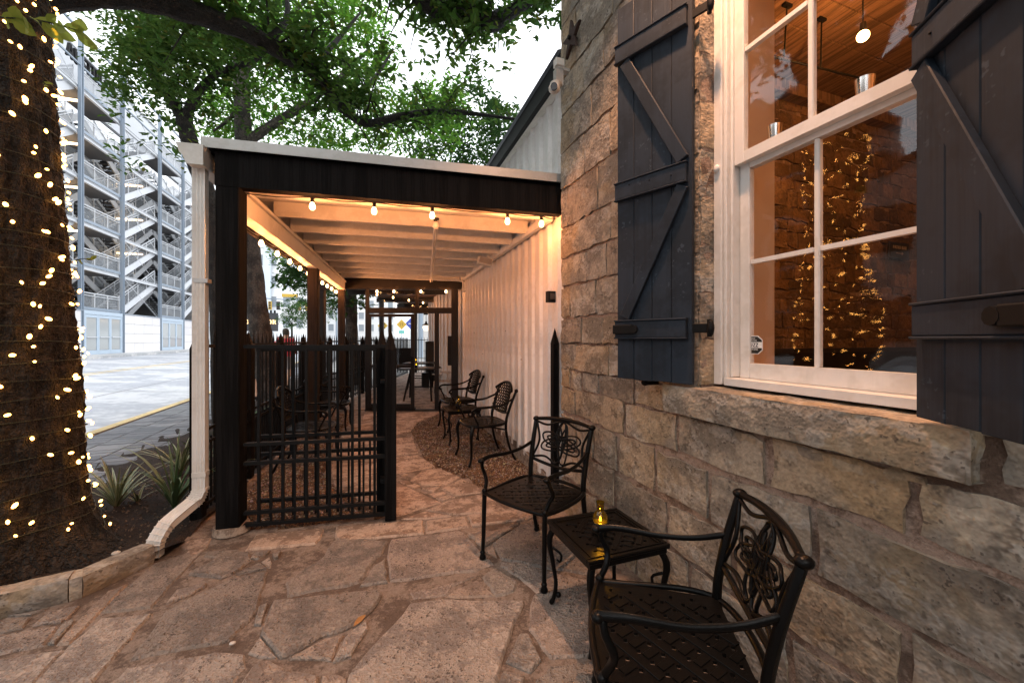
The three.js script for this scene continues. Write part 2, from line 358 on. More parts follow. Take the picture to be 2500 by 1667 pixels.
// brick pavement beside the planting bed
{
  const pv = structure('pavement', 'grey brick pavement along the near side of the street', 'pavement');
  obj('joint_bed', box(1.5, .2, 110, -3.05, -.105, -30), M.paverJoint, pv);
  const r = rng(5), L = .4, W = .16;
  const pg = M.paver.map(() => []); const near = [];
  for (let z = -4.2; z > -22; z -= W) {
    const off = r() * L;
    for (let x = -3.79; x < -2.22; x += L) {
      const k = Math.floor(r() * 3), x0 = Math.max(-3.785, x - off + L * .5), g = box(L - .014, .03, W - .016, x + L / 2, (r() - .5) * .004 + .0, z - W / 2);
      if (x + L < -2.15) { if (z > -13 && z < -4.8 && near.length < 290) near.push([g, k]); else pg[k].push(g); }
    }
  }
  near.forEach(([g, k]) => obj('paver', g, M.paver[k], pv));
  pg.forEach((l, k) => { const m = obj('paver_field', l, M.paver[k], pv); m.userData.kind = 'stuff'; });
}
// planting strip: soil between pavement, kerb stones and fence
{
  const r = rng(9), pos = [], idx = [], n = 22, m = 60;
  for (let j = 0; j <= m; j++) for (let i = 0; i <= n; i++) {
    const e0 = -1.22 + .0958 * Math.max(0, j * .25 - .4), x = mix(-2.9, e0, i / n), kerb = -2.90 - Math.max(0, x + 1.85) * .50, z = kerb - .06 - j * .25;
    pos.push(x, -.005 + .035 * bump2(x, z, 2) + .05 * Math.sin(i / n * Math.PI) + (r() - .5) * .016 + .04 * Math.exp(-j * .8), z);
  }
  for (let j = 0; j < m; j++) for (let i = 0; i < n; i++) { const a = j * (n + 1) + i, b = a + 1, c = a + n + 1, d = c + 1; idx.push(a, b, c, b, d, c); }
  const g = new THREE.BufferGeometry(); g.setAttribute('position', new THREE.Float32BufferAttribute(pos, 3)); g.setIndex(idx); g.computeVertexNormals();
  const o = obj('planting_bed', g, M.soil); o.userData = { kind: 'structure', label: 'dark soil planting bed between fence and brick pavement', category: 'planting bed' };
  // crumbs of mulch and grit
  const cg = new THREE.TetrahedronGeometry(.009), im = new THREE.InstancedMesh(cg, std(lin(.16, .12, .09), .9), 2600), mm = new THREE.Matrix4(), q = new THREE.Quaternion();
  for (let i = 0; i < 2600; i++) { const x = rr(-2.25, -1.28, r), z = rr(-3.3, -8.5, r); q.setFromEuler(new THREE.Euler(r() * 6, r() * 6, r() * 6)); const s = rr(.4, 1.5, r); mm.compose(V(x, .012 + .035 * bump2(x, z, 2) + .05 * Math.sin((x + 2.28) / 1.1 * Math.PI), z), q, V(s, s, s)); im.setMatrixAt(i, mm); { const k = rr(.3, 1.3, r); im.setColorAt(i, lin(k, k * .95, k * .9)); } }
  im.name = 'mulch_crumbs'; im.userData = { kind: 'stuff', label: 'loose mulch crumbs scattered over the dark soil bed', category: 'mulch' }; scene.add(im);
}
// patio of irregular flagstones, outlines read from the photograph and laid on the ground
const pathRight = [[1100, 220], [950, 300], [860, 325], [800, 400], [830, 470], [870, 610], [1040, 740], [1270, 830], [1500, 940], [1600, 1000]].map(A4);
{
  const pt = structure('patio', 'patio of irregular buff flagstones set in brown mortar', 'patio'), r = rng(21);
  sheet([[-2.9, 3], [-2.9, -2.95], [-1.9, -2.95], [-1.28, -3.30], [-1.2, -3.5], [1.75, -3.3], [1.75, 3]], -.0135, M.patioMortar, 'mortar_bed', pt);
  const lay = (f, polys, mats, wob = .016, h = .06, lift = 0) => polys.forEach(p => {
    const q = p.map(f), A = Math.abs(THREE.ShapeUtils.area(q.map(a => new THREE.Vector2(a[0], a[1])))), L = Math.sqrt(A);
    const m = obj('flagstone', slab(q, h, Math.min(.011, L * .06), Math.max(.05, L * .16), Math.min(wob, L * .07), r), mats[Math.floor(r() * mats.length)], pt);
    m.position.y = lift + (r() - .5) * .008; m.rotation.set((r() - .5) * .006, 0, (r() - .5) * .006); return m;
  });
  lay(A1, [
    [[1040, 825], [1570, 770], [1640, 705], [1760, 560], [2090, 215], [2120, 175], [1980, 190], [1600, 310], [1400, 475], [1200, 650]],
    [[1050, 880], [1585, 825], [1500, 930], [980, 1530], [960, 1660], [240, 1660], [720, 1150], [890, 1010]],
    [[330, 955], [480, 825], [830, 750], [700, 880], [620, 920]],
    [[-160, 945], [10, 915], [310, 870], [230, 985], [0, 1030], [-160, 1060]],
    [[120, 1035], [615, 950], [450, 1160], [0, 1250], [-160, 1280], [-120, 1110]],
    [[650, 935], [760, 895], [765, 925], [560, 1150], [490, 1150]],
    [[-160, 1325], [440, 1225], [690, 1195], [300, 1600], [-160, 1640]],
    [[1110, 600], [1330, 520], [1000, 855], [720, 1145], [580, 1160], [790, 905]],
    [[60, 860], [320, 820], [460, 800], [320, 850]],
    [[1720, 755], [1840, 600], [2150, 520], [2136, 560], [1990, 640]],
  ], M.flag, .014, .06, -.002);
  lay(A2, [
    [[255, 430], [285, 395], [540, 268], [700, 205], [885, 195], [920, 280], [700, 435], [600, 465]],
    [[415, 240], [445, 185], [790, 165], [690, 205], [540, 250]],
    [[0, 815], [210, 705], [720, 462], [1085, 392], [1055, 540], [995, 690], [925, 885], [825, 965], [685, 1105], [575, 1145], [245, 1195], [-370, 1318]],
    [[735, 435], [995, 315], [1070, 368], [900, 398]],
    [[895, 268], [950, 203], [1105, 183], [1075, 215], [980, 265]],
    [[1015, 290], [1098, 240], [1125, 300], [1115, 350], [1090, 358]],
    [[1132, 228], [1215, 195], [1190, 258], [1150, 268]],
    [[985, 765], [1085, 725], [1010, 955], [940, 955]],
    [[1135, 712], [1500, 675], [1900, 628], [2225, 590], [2270, 640], [2180, 800], [2090, 880], [1920, 995], [1640, 1080], [1270, 1290], [1200, 1290], [1010, 1050], [1085, 830]],
    [[1290, 1305], [1645, 1115], [1870, 1060], [1745, 1325], [1640, 1305]],
    [[1895, 1090], [2100, 905], [2130, 1000], [1945, 1285], [1765, 1335]],
    [[875, 1245], [1000, 1070], [1170, 1285], [1080, 1295], [980, 1285]],
    [[-395, 1385], [-100, 1335], [540, 1218], [845, 1245], [865, 1395], [720, 1568], [660, 1660], [-700, 1660]],
    [[905, 1405], [1000, 1335], [1105, 1325], [1325, 1445], [1615, 1488], [1590, 1660], [750, 1660]],
    [[1650, 1488], [1835, 1478], [1900, 1515], [1910, 1660], [1620, 1660]],
  ], M.flag);
  lay(A3, [
    [[-230, 400], [-190, 310], [-75, 190], [300, 110 + 150], [365, 258], [315, 372], [240, 435], [90, 640], [-10, 670], [-340, 720], [-560, 770], [-585, 640]].map(([x, y]) => [x, y]),
    [[338, 420], [362, 635], [105, 672], [245, 482]],
    [[15, 1470], [205, 1235], [425, 1012], [560, 838], [860, 797], [1620, 808], [1582, 910], [1492, 1130], [1412, 1370], [1310, 1680], [-60, 1680]],
    [[395, 245], [1035, 167], [1340, 468], [1160, 532], [860, 562], [550, 612], [388, 628], [376, 560], [356, 400]],
    [[1225, 580], [1360, 496], [1550, 622], [1522, 716], [1360, 765]],
    [[1015, 682], [1180, 606], [1350, 758], [1000, 775], [905, 758]],
    [[1710, 745], [1900, 706], [2195, 660], [2330, 640], [2360, 1290], [2020, 1320], [1855, 1332], [1660, 1060], [1668, 835]],
    [[1575, 1105], [1655, 1105], [1772, 1340], [1675, 1462], [1446, 1365]],
    [[1425, 1455], [1622, 1505], [1610, 1680], [1345, 1680]],
    [[1725, 1502], [1855, 1385], [2200, 1345], [2400, 1320], [2560, 1680], [1660, 1680]],
    [[1405, 446], [1560, 446], [1800, 526], [2160, 604], [2330, 590], [2300, 628], [1900, 688], [1722, 726], [1565, 588], [1390, 482]],
    [[1330, 270], [1600, 95], [1860, 100], [2250, 120], [2420, 420], [2330, 570], [1830, 512], [1410, 425]],
    [[1098, 195], [1320, 180], [1570, 100], [1320, 268], [1235, 325]],
    [[1245, 345], [1335, 310], [1365, 408]],
    [[560, 725], [1000, 625], [1170, 572], [960, 668], [900, 752], [600, 785]],
  ], M.flag);
  lay(A3, [
    [[-110, 130], [685, 68], [695, 192], [0, 258], [-118, 236]],
    [[718, 70], [1078, 34], [1108, 128], [714, 186]],
    [[1094, 26], [1550, -20], [1900, -30], [1640, 66], [1135, 124]],
  ], M.smoothFlag, .008);
  lay(A7, [[[695, 1338], [800, 1188], [1455, 1132], [1430, 1218], [1372, 1275]], [[60, 1300], [160, 1240], [380, 1215], [330, 1330], [180, 1400]]], M.smoothFlag, .01);
  // beyond the frame: to both sides and behind the viewer
  const r2 = rng(33);
  for (let i = -5; i < 4; i++) for (let j = 0; j < 7; j++) {
    const x = i * .62 + (j % 2) * .25 + .4, z = -.55 + j * .58; if (x < -2.1 || x > 1.35 || (z < -.45 && x > -1)) continue;
    const w = rr(.26, .30, r2), q = [[x - w, z - .25], [x + w * .9, z - .27], [x + w, z + .22], [x - w * .85, z + .26]];
    lay(p => p, [q], M.flag);
  }
}
// path under the cover: flagstones between the two gravel beds
{
  const pt = structure('path', 'winding flagstone path under the covered walkway', 'path'), r = rng(77);
  sheet([[-1.35, -3.3], [-1.0, -8.9], [-.05, -8.62], [2.1, -7.85], [1.75, -3.0]], -.010, M.patioMortar, 'mortar_bed', pt);
  const lay = (polys, mats = M.smoothFlag) => polys.forEach(p => { const q = p.map(A4), A = Math.abs(THREE.ShapeUtils.area(q.map(a => new THREE.Vector2(a[0], a[1])))), L = Math.sqrt(A); const m = obj('flagstone', slab(q, .05, Math.min(.008, L * .06), Math.max(.06, L * .2), Math.min(.012, L * .06), r), mats[Math.floor(r() * mats.length)], pt); m.position.y = (r() - .5) * .005; });
  lay([
    [[560, 905], [665, 890], [740, 922], [1040, 1062], [1085, 1080], [900, 1135], [690, 1208], [560, 1235]],
    [[945, 1152], [1150, 1064], [1515, 995], [1700, 1150], [1560, 1178], [1200, 1195]],
    [[785, 868], [900, 776], [1080, 760], [1265, 840], [1130, 915], [922, 918]],
    [[1088, 950], [1280, 856], [1495, 950], [1470, 985], [1220, 1014]],
    [[560, 655], [868, 624], [1030, 738], [780, 785], [560, 815]],
    [[560, 480], [806, 450], [865, 606], [560, 640]],
    [[560, 240], [820, 222], [1085, 220], [860, 318], [798, 398], [560, 455]],
    [[690, 880], [760, 867], [796, 890], [740, 907]], [[752, 915], [840, 902], [886, 925], [830, 947]], [[902, 945], [1076, 932], [1010, 980]],
    [[962, 996], [1110, 978], [1136, 995], [1022, 1027]], [[1034, 1041], [1160, 1013], [1222, 1031], [1100, 1066]], [[877, 966], [948, 984], [940, 994]], [[682, 806], [730, 797], [772, 815], [720, 828]],
    [[705, 1238], [930, 1165], [1180, 1208], [930, 1238]],
    [[250, 925], [530, 885], [540, 1082], [430, 1095], [150, 995]],
    [[60, 872], [300, 832], [530, 800], [535, 872], [265, 912], [70, 930]],
    [[20, 705], [400, 700], [435, 750], [320, 822], [40, 850]], [[440, 700], [540, 690], [540, 780], [345, 815]],
    [[110, 560], [540, 515], [540, 640], [60, 665]], [[150, 480], [520, 470], [540, 500], [110, 545]],
    [[130, 405], [400, 345], [540, 370], [540, 455], [140, 465]], [[250, 322], [540, 255], [545, 350], [400, 335], [230, 375]],
    [[350, 232], [540, 215], [545, 245], [330, 300]],
  ]);
}
// gravel beds either side of the path
function bed(name, label, poly, height, seed) {
  const st = structure(name, label, 'gravel bed'), r = rng(seed);
  const pts = denser(poly, .12, .03, r), s = new THREE.Shape(); pts.forEach((p, i) => i ? s.lineTo(p[0], -p[1]) : s.moveTo(p[0], -p[1])); s.closePath();
  // mounded grid clipped to the outline
  const inside = (x, z) => { let c = false; for (let i = 0, j = pts.length - 1; i < pts.length; j = i++) { const [xi, zi] = pts[i], [xj, zj] = pts[j]; if ((zi > z) !== (zj > z) && x < (xj - xi) * (z - zi) / (zj - zi) + xi) c = !c; } return c; };
  const dist = (x, z) => { let m = 9; for (let i = 0; i < pts.length; i++) { const [ax, az] = pts[i], [bx, bz] = pts[(i + 1) % pts.length]; const t = Math.max(0, Math.min(1, ((x - ax) * (bx - ax) + (z - az) * (bz - az)) / ((bx - ax) ** 2 + (bz - az) ** 2 + 1e-9))); m = Math.min(m, Math.hypot(x - ax - t * (bx - ax), z - az - t * (bz - az))); } return m; };
  const xs = pts.map(p => p[0]), zs = pts.map(p => p[1]), x0 = Math.min(...xs), x1 = Math.max(...xs), z0 = Math.min(...zs), z1 = Math.max(...zs), d = .07;
  const H = (x, z) => .012 + height(x, z) * sm(0, .35, dist(x, z)) + .012 * bump2(x * 2, z * 2, seed);
  const pos = [], idx = [], id = new Map(), nx = Math.ceil((x1 - x0) / d), nz = Math.ceil((z1 - z0) / d);
  const vert = (i, j) => { const k = j * (nx + 1) + i; if (id.has(k)) return id.get(k); const x = x0 + i * d, z = z0 + j * d; const n = pos.length / 3; pos.push(x, inside(x, z) ? H(x, z) + (r() - .5) * .01 : -.03, z); id.set(k, n); return n; };
  for (let j = 0; j < nz; j++) for (let i = 0; i < nx; i++) { if (![[0, 0], [1, 0], [0, 1], [1, 1]].some(([a, b]) => inside(x0 + (i + a) * d, z0 + (j + b) * d))) continue; const a = vert(i, j), b = vert(i + 1, j), c = vert(i, j + 1), e = vert(i + 1, j + 1); idx.push(a, c, b, b, c, e); }
  const g = new THREE.BufferGeometry(); g.setAttribute('position', new THREE.Float32BufferAttribute(pos, 3)); g.setIndex(idx); g.computeVertexNormals();
  obj('gravel_surface', g, M.gravel, st);
  const N = 5200, im = new THREE.InstancedMesh(new THREE.IcosahedronGeometry(.007, 0), std(lin(.235, .18, .13), .85), N), mm = new THREE.Matrix4(), q = new THREE.Quaternion(); let n = 0;
  while (n < N) { const x = rr(x0, x1, r), z = rr(z0, z1, r); if (!inside(x, z)) continue; const sc = rr(.4, 1.4, r) * (r() < .06 ? 1.7 : 1); q.setFromEuler(new THREE.Euler(r() * 6, r() * 6, r() * 6)); mm.compose(V(x, H(x, z) + .002, z), q, V(sc, sc * .7, sc)); im.setMatrixAt(n, mm); const k = rr(.5, 1.5, r); im.setColorAt(n, lin(k, k * rr(.85, 1.2, r), k * rr(.8, 1.4, r))); n++; }
  im.name = 'gravel_grains'; im.userData.kind = 'stuff'; st.add(im);
  return { H };
}
const rightBed = bed('gravel_bed', 'brown gravel bed curving against the white corrugated wall', [...pathRight, [1.70, -3.35], [1.74, -5], [1.80, -7.6]].map(p => p), (x, z) => .10 * sm(.9, 1.7, x), 91);
const leftBed = bed('gravel_bed', 'brown gravel bed beneath the iron fence beside the path', [[-.82, -3.52], [.16, -3.42], ...[[1600, 760], [1530, 720], [1445, 600], [1440, 540], [1560, 330], [1640, 170], [1720, 110]].map(A7), [-.35, -8.3], [-.75, -8.4], [-1.0, -5.5], [-1.1, -3.55]], () => .02, 92);
// stone kerb of the planting bed at left
{
  const k = thing('stone_edging', 'low limestone edging stones around the tree at the patio edge', 'stone edging', [-1.7, 0, -2.95]), r = rng(14);
  const line = [[-40, 1517], [165, 1466], [201, 1455], [378, 1372]].map(([u, v]) => { const p = onY(u, v, 0); return p; });
  const mk = (p, q, h) => { const d = q.clone().sub(p); d.y = 0; const L = d.length(), a = Math.atan2(-d.z, d.x); const g = new THREE.BoxGeometry(L - .006, h, .13, Math.max(3, Math.round(L / .06)), 3, 2), P = g.attributes.position; for (let i = 0; i < P.count; i++) { const x = P.getX(i), y = P.getY(i), z = P.getZ(i), e = Math.abs(y) > h / 2 - .001 && Math.abs(z) > .064 ? .82 : 1; P.setXYZ(i, x, y * (e < 1 ? .93 : 1) + .004 * bump2(x * 3, z * 9, h * 50), z * e + .006 * bump2(x * 4, y * 8, 3)); } g.computeVertexNormals(); const m = p.clone().add(q).multiplyScalar(.5); g.rotateY(a).translate(m.x + Math.sin(a) * -.065, h / 2 - .03, m.z - Math.cos(a) * .065); return g; };
  objW('edging_stone', mk(line[0], line[1], .15), M.stone[1], k); objW('edging_stone', mk(line[1], line[2], .145), M.stone[4], k); objW('edging_stone', mk(line[2], line[3], .14), M.stone[1], k);
  const far = line[0].clone().add(line[0].clone().sub(line[1]).normalize().multiplyScalar(.7)); objW('edging_stone', mk(far, line[0], .17), M.stone[0], k);
}
// unseen buildings added to block skylight: one behind the viewer, one across the street
{
  const b = thing('added_shade_building', 'unseen dark brick building added behind the viewer to shade the patio', 'building', [2.5, 0, 8]);
  obj('wall', box(13, 5.5, 6, 0, 2.7, 3), std(lin(.22, .19, .17), .9, { map: mortarMap }), b); obj('roof', box(13.4, .3, 6.4, 0, 5.6, 3), M.darkTrim, b); obj('door', box(1.2, 2.2, .1, -1.5, 1.1, -.03), M.darkFrame, b); for (const x of [-4, 1.5, 4]) obj('window', box(1.1, 1.6, .1, x, 2.2, -.03), M.darkFrame, b);
}
{
  const b = thing('added_shade_block', 'unseen buff block added across the street to cut ambient light on the patio', 'building', [-16, 0, 8]), wm = std(lin(.30, .26, .23), .9, { map: roadMap });  // unseen block, added to cut the skylight that reaches the patio
  obj('wall', box(9, 8.4, 42, -4.5, 4.1, 0), wm, b); obj('roof', box(9.4, .3, 42.4, -4.5, 8.4, 0), M.darkTrim, b); for (let k = 0; k < 2; k++) for (let i = 0; i < 9; i++) obj('window', box(.12, 1.7, 2.2, .02, 2.2 + k * 3.5, -18 + i * 4.5), M.darkFrame, b);
}
// ---------------------------------------------------------------- stone building at right, its window and shutters
const WX = 1.57;
const bld = thing('stone_building', 'rough limestone building with a lit sash window and dark shutters', 'building', [WX, 0, -3.05]);
{
  const r = rng(101);
  // wall core in mortar, with the window opening left clear: z -1.55 .. -0.66, y 1.10 .. 3.38
  const core = (z0, z1, y0, y1, x0 = WX + .012, x1 = WX + .45) => box(x1 - x0, y1 - y0, z1 - z0, (x0 + x1) / 2, (y0 + y1) / 2, (z0 + z1) / 2);
  objW('mortar_wall', [core(-3.04, -1.55, -.3, 5.6), core(-.62, 3.4, -.3, 5.6), core(-1.55, -.62, -.3, 1.2), core(-1.55, -.62, 3.38, 5.6)], M.mortar, bld);
  const courses = [
    [-.05, .27], [.30, .535], [.57, .805], [.835, 1.03], [1.05, 1.185], [1.20, 1.40], [1.415, 1.605], [1.63, 1.868], [1.888, 2.11], [2.13, 2.365], [2.385, 2.695], [2.715, 3.012], [3.03, 3.33], [3.35, 3.635], [3.66, 4.09], [4.11, 4.42], [4.44, 4.8], [4.82, 5.2], [5.22, 5.58]];
  const joints = { // measured from the photograph: z of the upright joints, from the far corner towards the viewer
    0: [-2.5, -2.05, -1.62, -1.1, -.7, -.2, .4, 1.0, 1.6, 2.3, 3.0], 1: [-2.72, -2.28, -1.78, -1.36, -.74, -.42, .3, .9, 1.5, 2.2, 2.8], 2: [-2.8, -2.54, -2.25, -1.88, -1.49, -1.01, -.2, .35, .9, 1.6, 2.4],
    3: [-2.82, -2.17, -1.70, -1.19, -.72, -.40, .1, .7, 1.3, 1.9, 2.6], 4: [-2.9, -2.72, -2.47, -2.07, -1.76, -.55, -.1, .5, 1.2, 2.0, 2.7], 5: [-2.80, -2.34, -2.0, -1.75], 6: [-2.71, -2.42, -2.0, -1.82], 7: [-2.9, -2.51, -2.12, -1.78],
    8: [-2.65, -2.37, -1.95], 9: [-2.75, -2.31, -1.9, -1.75], 10: [-2.95, -2.48, -2.0], 11: [-2.68, -2.33, -1.9, -1.74], 12: [-2.57, -2.1, -1.8], 13: [-2.68, -2.40, -1.95], 14: [-2.8, -2.3, -1.7, -1.0, -.5], 15: [-2.6, -2.1, -1.5, -.9, -.3], 16: [-2.7, -2.2, -1.6, -1.1, -.4], 17: [-2.5, -2, -1.4, -.8], 18: [-2.6, -2.1, -1.5, -.9] };
  const place = (a, b, o) => V(WX + .012 - o, b, a);
  courses.forEach(([y0, y1], c) => {
    const js = [-3.055, ...(joints[c] || [])];
    const inWin = c >= 5 && c <= 13;
    if (inWin) js.push(-1.555); else js.push(3.3);
    const rows = [js]; if (inWin) rows.push([-.61, -.25, .25, .8, 1.4, 2.1, 2.8, 3.3].map((z, i) => i ? z + (c % 2) * .2 : z));
    rows.forEach(row => {
      for (let i = 0; i < row.length - 1; i++) {
        const gap = c <= 4 ? .017 : .004; let z0 = row[i] + (row[i] < -3 ? 0 : gap), z1 = row[i + 1] - gap; if (z1 - z0 < .05) continue;
        const near = z0 < .1, nx = near ? Math.max(3, Math.min(9, Math.round((z1 - z0) / .07))) : 3, ny = near ? Math.max(3, Math.round((y1 - y0) / .07)) : 2;
        const jy = () => (r() - .5) * (c <= 4 ? .026 : .012), rough = c >= 9 ? .007 : c >= 5 ? .005 : .004;
        const corner = [[z0, y1 + jy()], [z1, y1 + jy()], [z1, y0 + jy()], [z0, y0 + jy()]];
        // the sill takes the place of stones under the window
        if (c === 4 && z0 > -1.79 && z1 < -.5) continue;
        const g = block(corner, (c <= 4 ? .007 : .012) + r() * .008, rough, nx, ny, place, c * 7 + i, r);
        objW('stone', g, M.stone[(c * 3 + i * 2 + Math.floor(r() * 2)) % 5], bld);
      }
    });
  });
  // small pinning stones under the sill
  [[-1.62, 1.03], [-1.40, 1.025], [-1.30, 1.01], [-1.02, 1.02], [-.90, 1.005], [-.74, 1.02], [-.63, 1.0]].forEach(([z, y], i) => objW('stone', block([[z - .05, y + .018], [z + .05, y + .016], [z + .045, y - .014], [z - .045, y - .018]], .012, .005, 3, 2, place, i, r), M.stone[i % 5], bld));
  // quoins on the end face of the corner, facing the covered walkway
  const endFace = (a, b, o) => V(WX + .45 - a, b, -3.04 - o);
  courses.forEach(([y0, y1], c) => { objW('stone', block([[0, y1], [.43, y1], [.43, y0], [0, y0]], .016, .008, 4, 3, (a, b, o) => V(WX + .005 + .43 - a, b, -3.05 - o), c + 40, r), M.stone[c % 5], bld); });
  // window sill: one long dressed stone, proud of the wall
  const sg = new THREE.BoxGeometry(.30, .15, 1.165, 4, 3, 18), P = sg.attributes.position;
  for (let i = 0; i < P.count; i++) { const x = P.getX(i), y = P.getY(i), z = P.getZ(i); const edge = (x < -.14 && Math.abs(y) > .07) ? .004 + .006 * r() : 0; P.setXYZ(i, x + edge + (x < -.14 ? .006 * bump2(z * 3, y * 9, 4) : 0), y - Math.sign(y) * edge * .5 + (y > .07 ? .006 * bump2(z * 2.3, x * 5, 8) : 0), z + (Math.abs(z) > .58 ? (r() - .5) * .012 : 0)); }
  sg.computeVertexNormals();
  objW('window_sill', sg.translate(1.655, 1.132, -1.16), M.stone[0], bld);
  // rough reveals and head of the opening
  for (let k = 0; k < 9; k++) { const y0 = 1.21 + k * .24, y1 = y0 + .23; objW('stone', block([[0, y1], [.15, y1], [.15, y0], [0, y0]], .016, .012, 4, 5, (a, b, o) => V(WX + .005 + a, b, -1.562 + o), 60 + k, r), M.stone[(k + 2) % 5], bld); }
  for (let k = 0; k < 9; k++) { const y0 = 1.21 + k * .24, y1 = y0 + .23; objW('stone', block([[0, y1], [.15, y1], [.15, y0], [0, y0]], .01, .008, 3, 3, (a, b, o) => V(WX + .155 - a, b, -.608 - o), 80 + k, r), M.stone[k % 5], bld); }
  // flat roof edge high above
  objW('roof', box(6.4, .16, 7.2, 4.6, 5.68, 0), M.darkTrim, bld);
}
// sash window
const GX = 1.74;
{
  const w = sub('window', bld);
  const fr = (z0, z1, y0, y1, x0, x1) => chamfer(x1 - x0, y1 - y0, z1 - z0, .004).translate((x0 + x1) / 2, (y0 + y1) / 2, (z0 + z1) / 2);
  const T = M.whiteTrim;
  // casing, stepped: outer board, bead, inner stop
  obj('casing', [fr(-1.545, -1.497, 1.222, 3.37, 1.655, 1.80), fr(-1.4965, -1.478, 1.222, 3.37, 1.668, 1.79), fr(-.675, -.625, 1.222, 3.37, 1.655, 1.80), fr(-.693, -.6755, 1.222, 3.37, 1.668, 1.79), fr(-1.4775, -.6935, 3.33, 3.375, 1.655, 1.80), fr(-1.4775, -1.462, 1.26, 3.33, 1.69, 1.78), fr(-.7095, -.694, 1.26, 3.33, 1.69, 1.78)], T, w);
  obj('sill_board', [fr(-1.476, -.6945, 1.222, 1.256, 1.645, 1.80)], T, w);
  // lower sash (outside plane a little back), upper sash in front of it
  const sash = (x0, x1, y0, y1, bot, top, zs0 = -1.461, zs1 = -.7105) => {
    const st = .052, g = [fr(zs0, zs0 + st, y0, y1, x0, x1), fr(zs1 - st, zs1, y0, y1, x0, x1), fr(zs0 + st + .0005, zs1 - st - .0005, y0, y0 + bot, x0, x1), fr(zs0 + st + .0005, zs1 - st - .0005, y1 - top, y1, x0, x1)];
    return g;
  };
  obj('lower_sash', sash(1.735, 1.772, 1.258, 2.350, .072, .078), T, w);
  obj('upper_sash', sash(1.697, 1.733, 2.296, 3.328, .05, .05), T, w);
  obj('muntin', fr(-1.117, -1.095, 1.331, 2.271, 1.74, 1.766), T, w); obj('muntin', fr(-1.117, -1.095, 2.347, 3.277, 1.702, 1.728), T, w);
  obj('muntin', [fr(-1.4085, -1.1175, 1.808, 1.828, 1.741, 1.765), fr(-1.0945, -.763, 1.808, 1.828, 1.741, 1.765)], T, w);
  obj('muntin', [fr(-1.4085, -1.1175, 2.822, 2.842, 1.703, 1.727), fr(-1.0945, -.763, 2.822, 2.842, 1.703, 1.727)], T, w);
  const pane = (z0, z1, y0, y1, x) => obj('pane', new THREE.PlaneGeometry(z1 - z0, y1 - y0, 1, 1).rotateY(-Math.PI / 2).translate(x, (y0 + y1) / 2, (z0 + z1) / 2), M.glass, w);
  for (const [z0, z1] of [[-1.409, -1.117], [-1.095, -.7625]]) { pane(z0, z1, 1.33, 1.808, 1.753); pane(z0, z1, 1.828, 2.272, 1.7525); pane(z0, z1, 2.346, 2.822, 1.715); pane(z0, z1, 2.842, 3.278, 1.7145); }
  obj('interior_jamb', [box(.22, 2.2, .03, 1.90, 2.3, -1.50), box(.22, 2.2, .03, 1.90, 2.3, -.67), box(.22, .03, .86, 1.90, 1.245, -1.085)], std(lin(.62, .42, .26), .5), w);
  obj('window_button', new THREE.SphereGeometry(.017, 10, 8).scale(.6, 1.2, 1).translate(1.65, 2.30, -1.521), T, w);
}
// plank shutters with two braces, hinged either side of the window
function shutter(hz, ang, side) {
  const s = sub('shutter', bld), W = .435, y0 = 1.22, y1 = 3.34, o = side > 0 ? -1 : 1;
  const m = new THREE.Matrix4().makeRotationY(ang).setPosition(1.53, 0, hz);     // local +x runs from hinge to free edge, +z is the side that faces out
  const put = g => g.applyMatrix4(m);
  const ws = [.107, .108, .108, .106]; let x = .003;
  ws.forEach((w, i) => { put; obj('plank', put(chamfer(w - .0022, y1 - y0 - (i % 2) * .006, .026, .0025).translate(x + w / 2, (y0 + y1) / 2, 0)), M.shutter, s); x += w; });
  for (const y of [1.50, 2.28, 3.06]) {
    const wy = .088, g = chamfer(W - .025, wy, .024, .004).translate(W / 2 + .012, y, .0255 * o);
    obj('batten', [put(g), put(chamfer(W - .02, .008, .03, .003).translate(W / 2 + .012, y + wy / 2 + .0045, .0285 * o)), put(chamfer(W - .02, .008, .03, .003).translate(W / 2 + .012, y - wy / 2 - .0045, .0285 * o))], M.shutter, s);
  }
  const brace = (ya, yb) => { const p = V(W - .06, ya, 0), q = V(.045, yb, 0), d = q.clone().sub(p), L = d.length(), g = chamfer(.062, L, .022, .003); g.rotateZ(Math.atan2(-d.x, d.y)).translate((p.x + q.x) / 2, (p.y + q.y) / 2, .0245 * o); return put(g); };
  obj('brace', brace(3.00, 2.345), M.shutter, s); obj('brace', brace(1.565, 2.215), M.shutter, s);
  for (const y of side > 0 ? [1.50, 3.06] : []) {
    obj('hinge', [put(chamfer(.075, .045, .012, .003).translate(-.03, y, .004 * o)), put(new THREE.CylinderGeometry(.011, .011, .085, 10).translate(-.075, y, .004 * o)), put(new THREE.SphereGeometry(.02, 10, 8).scale(.8, 2.0, .8).translate(-.085, y, .012 * o))], M.iron, s);
  }
  obj('latch_plate', [put(chamfer(.12, .05, .012, .004).translate(W - .058, 1.50, .05 * o)), put(new THREE.CylinderGeometry(.022, .022, .014, 10).rotateX(Math.PI / 2).translate(W - .13, 1.50, .05 * o))], M.iron, s);
  for (let k = 0; k < 3; k++) obj('nail_head', put(new THREE.SphereGeometry(.004, 6, 4).translate(.1 + k * .12, 2.28 + .01 * k, .039 * o)), M.iron, s);
}
const A_L = Math.PI / 2 + 22 * Math.PI / 180, A_R = -Math.PI / 2 - 35 * Math.PI / 180;
shutter(-1.545, A_L, 1);
shutter(-.685, A_R, -1);
// shutter dog under the left shutter
{ const d = thing('shutter_dog', 'black iron shutter stop on the wall below the left shutter', 'shutter stop', [1.50, 1.20, -1.83]); obj('stop_bar', [chamfer(.09, .02, .035, .004).translate(.0, 0, 0), new THREE.SphereGeometry(.02, 8, 6).translate(-.04, .005, 0)], M.iron, d); }
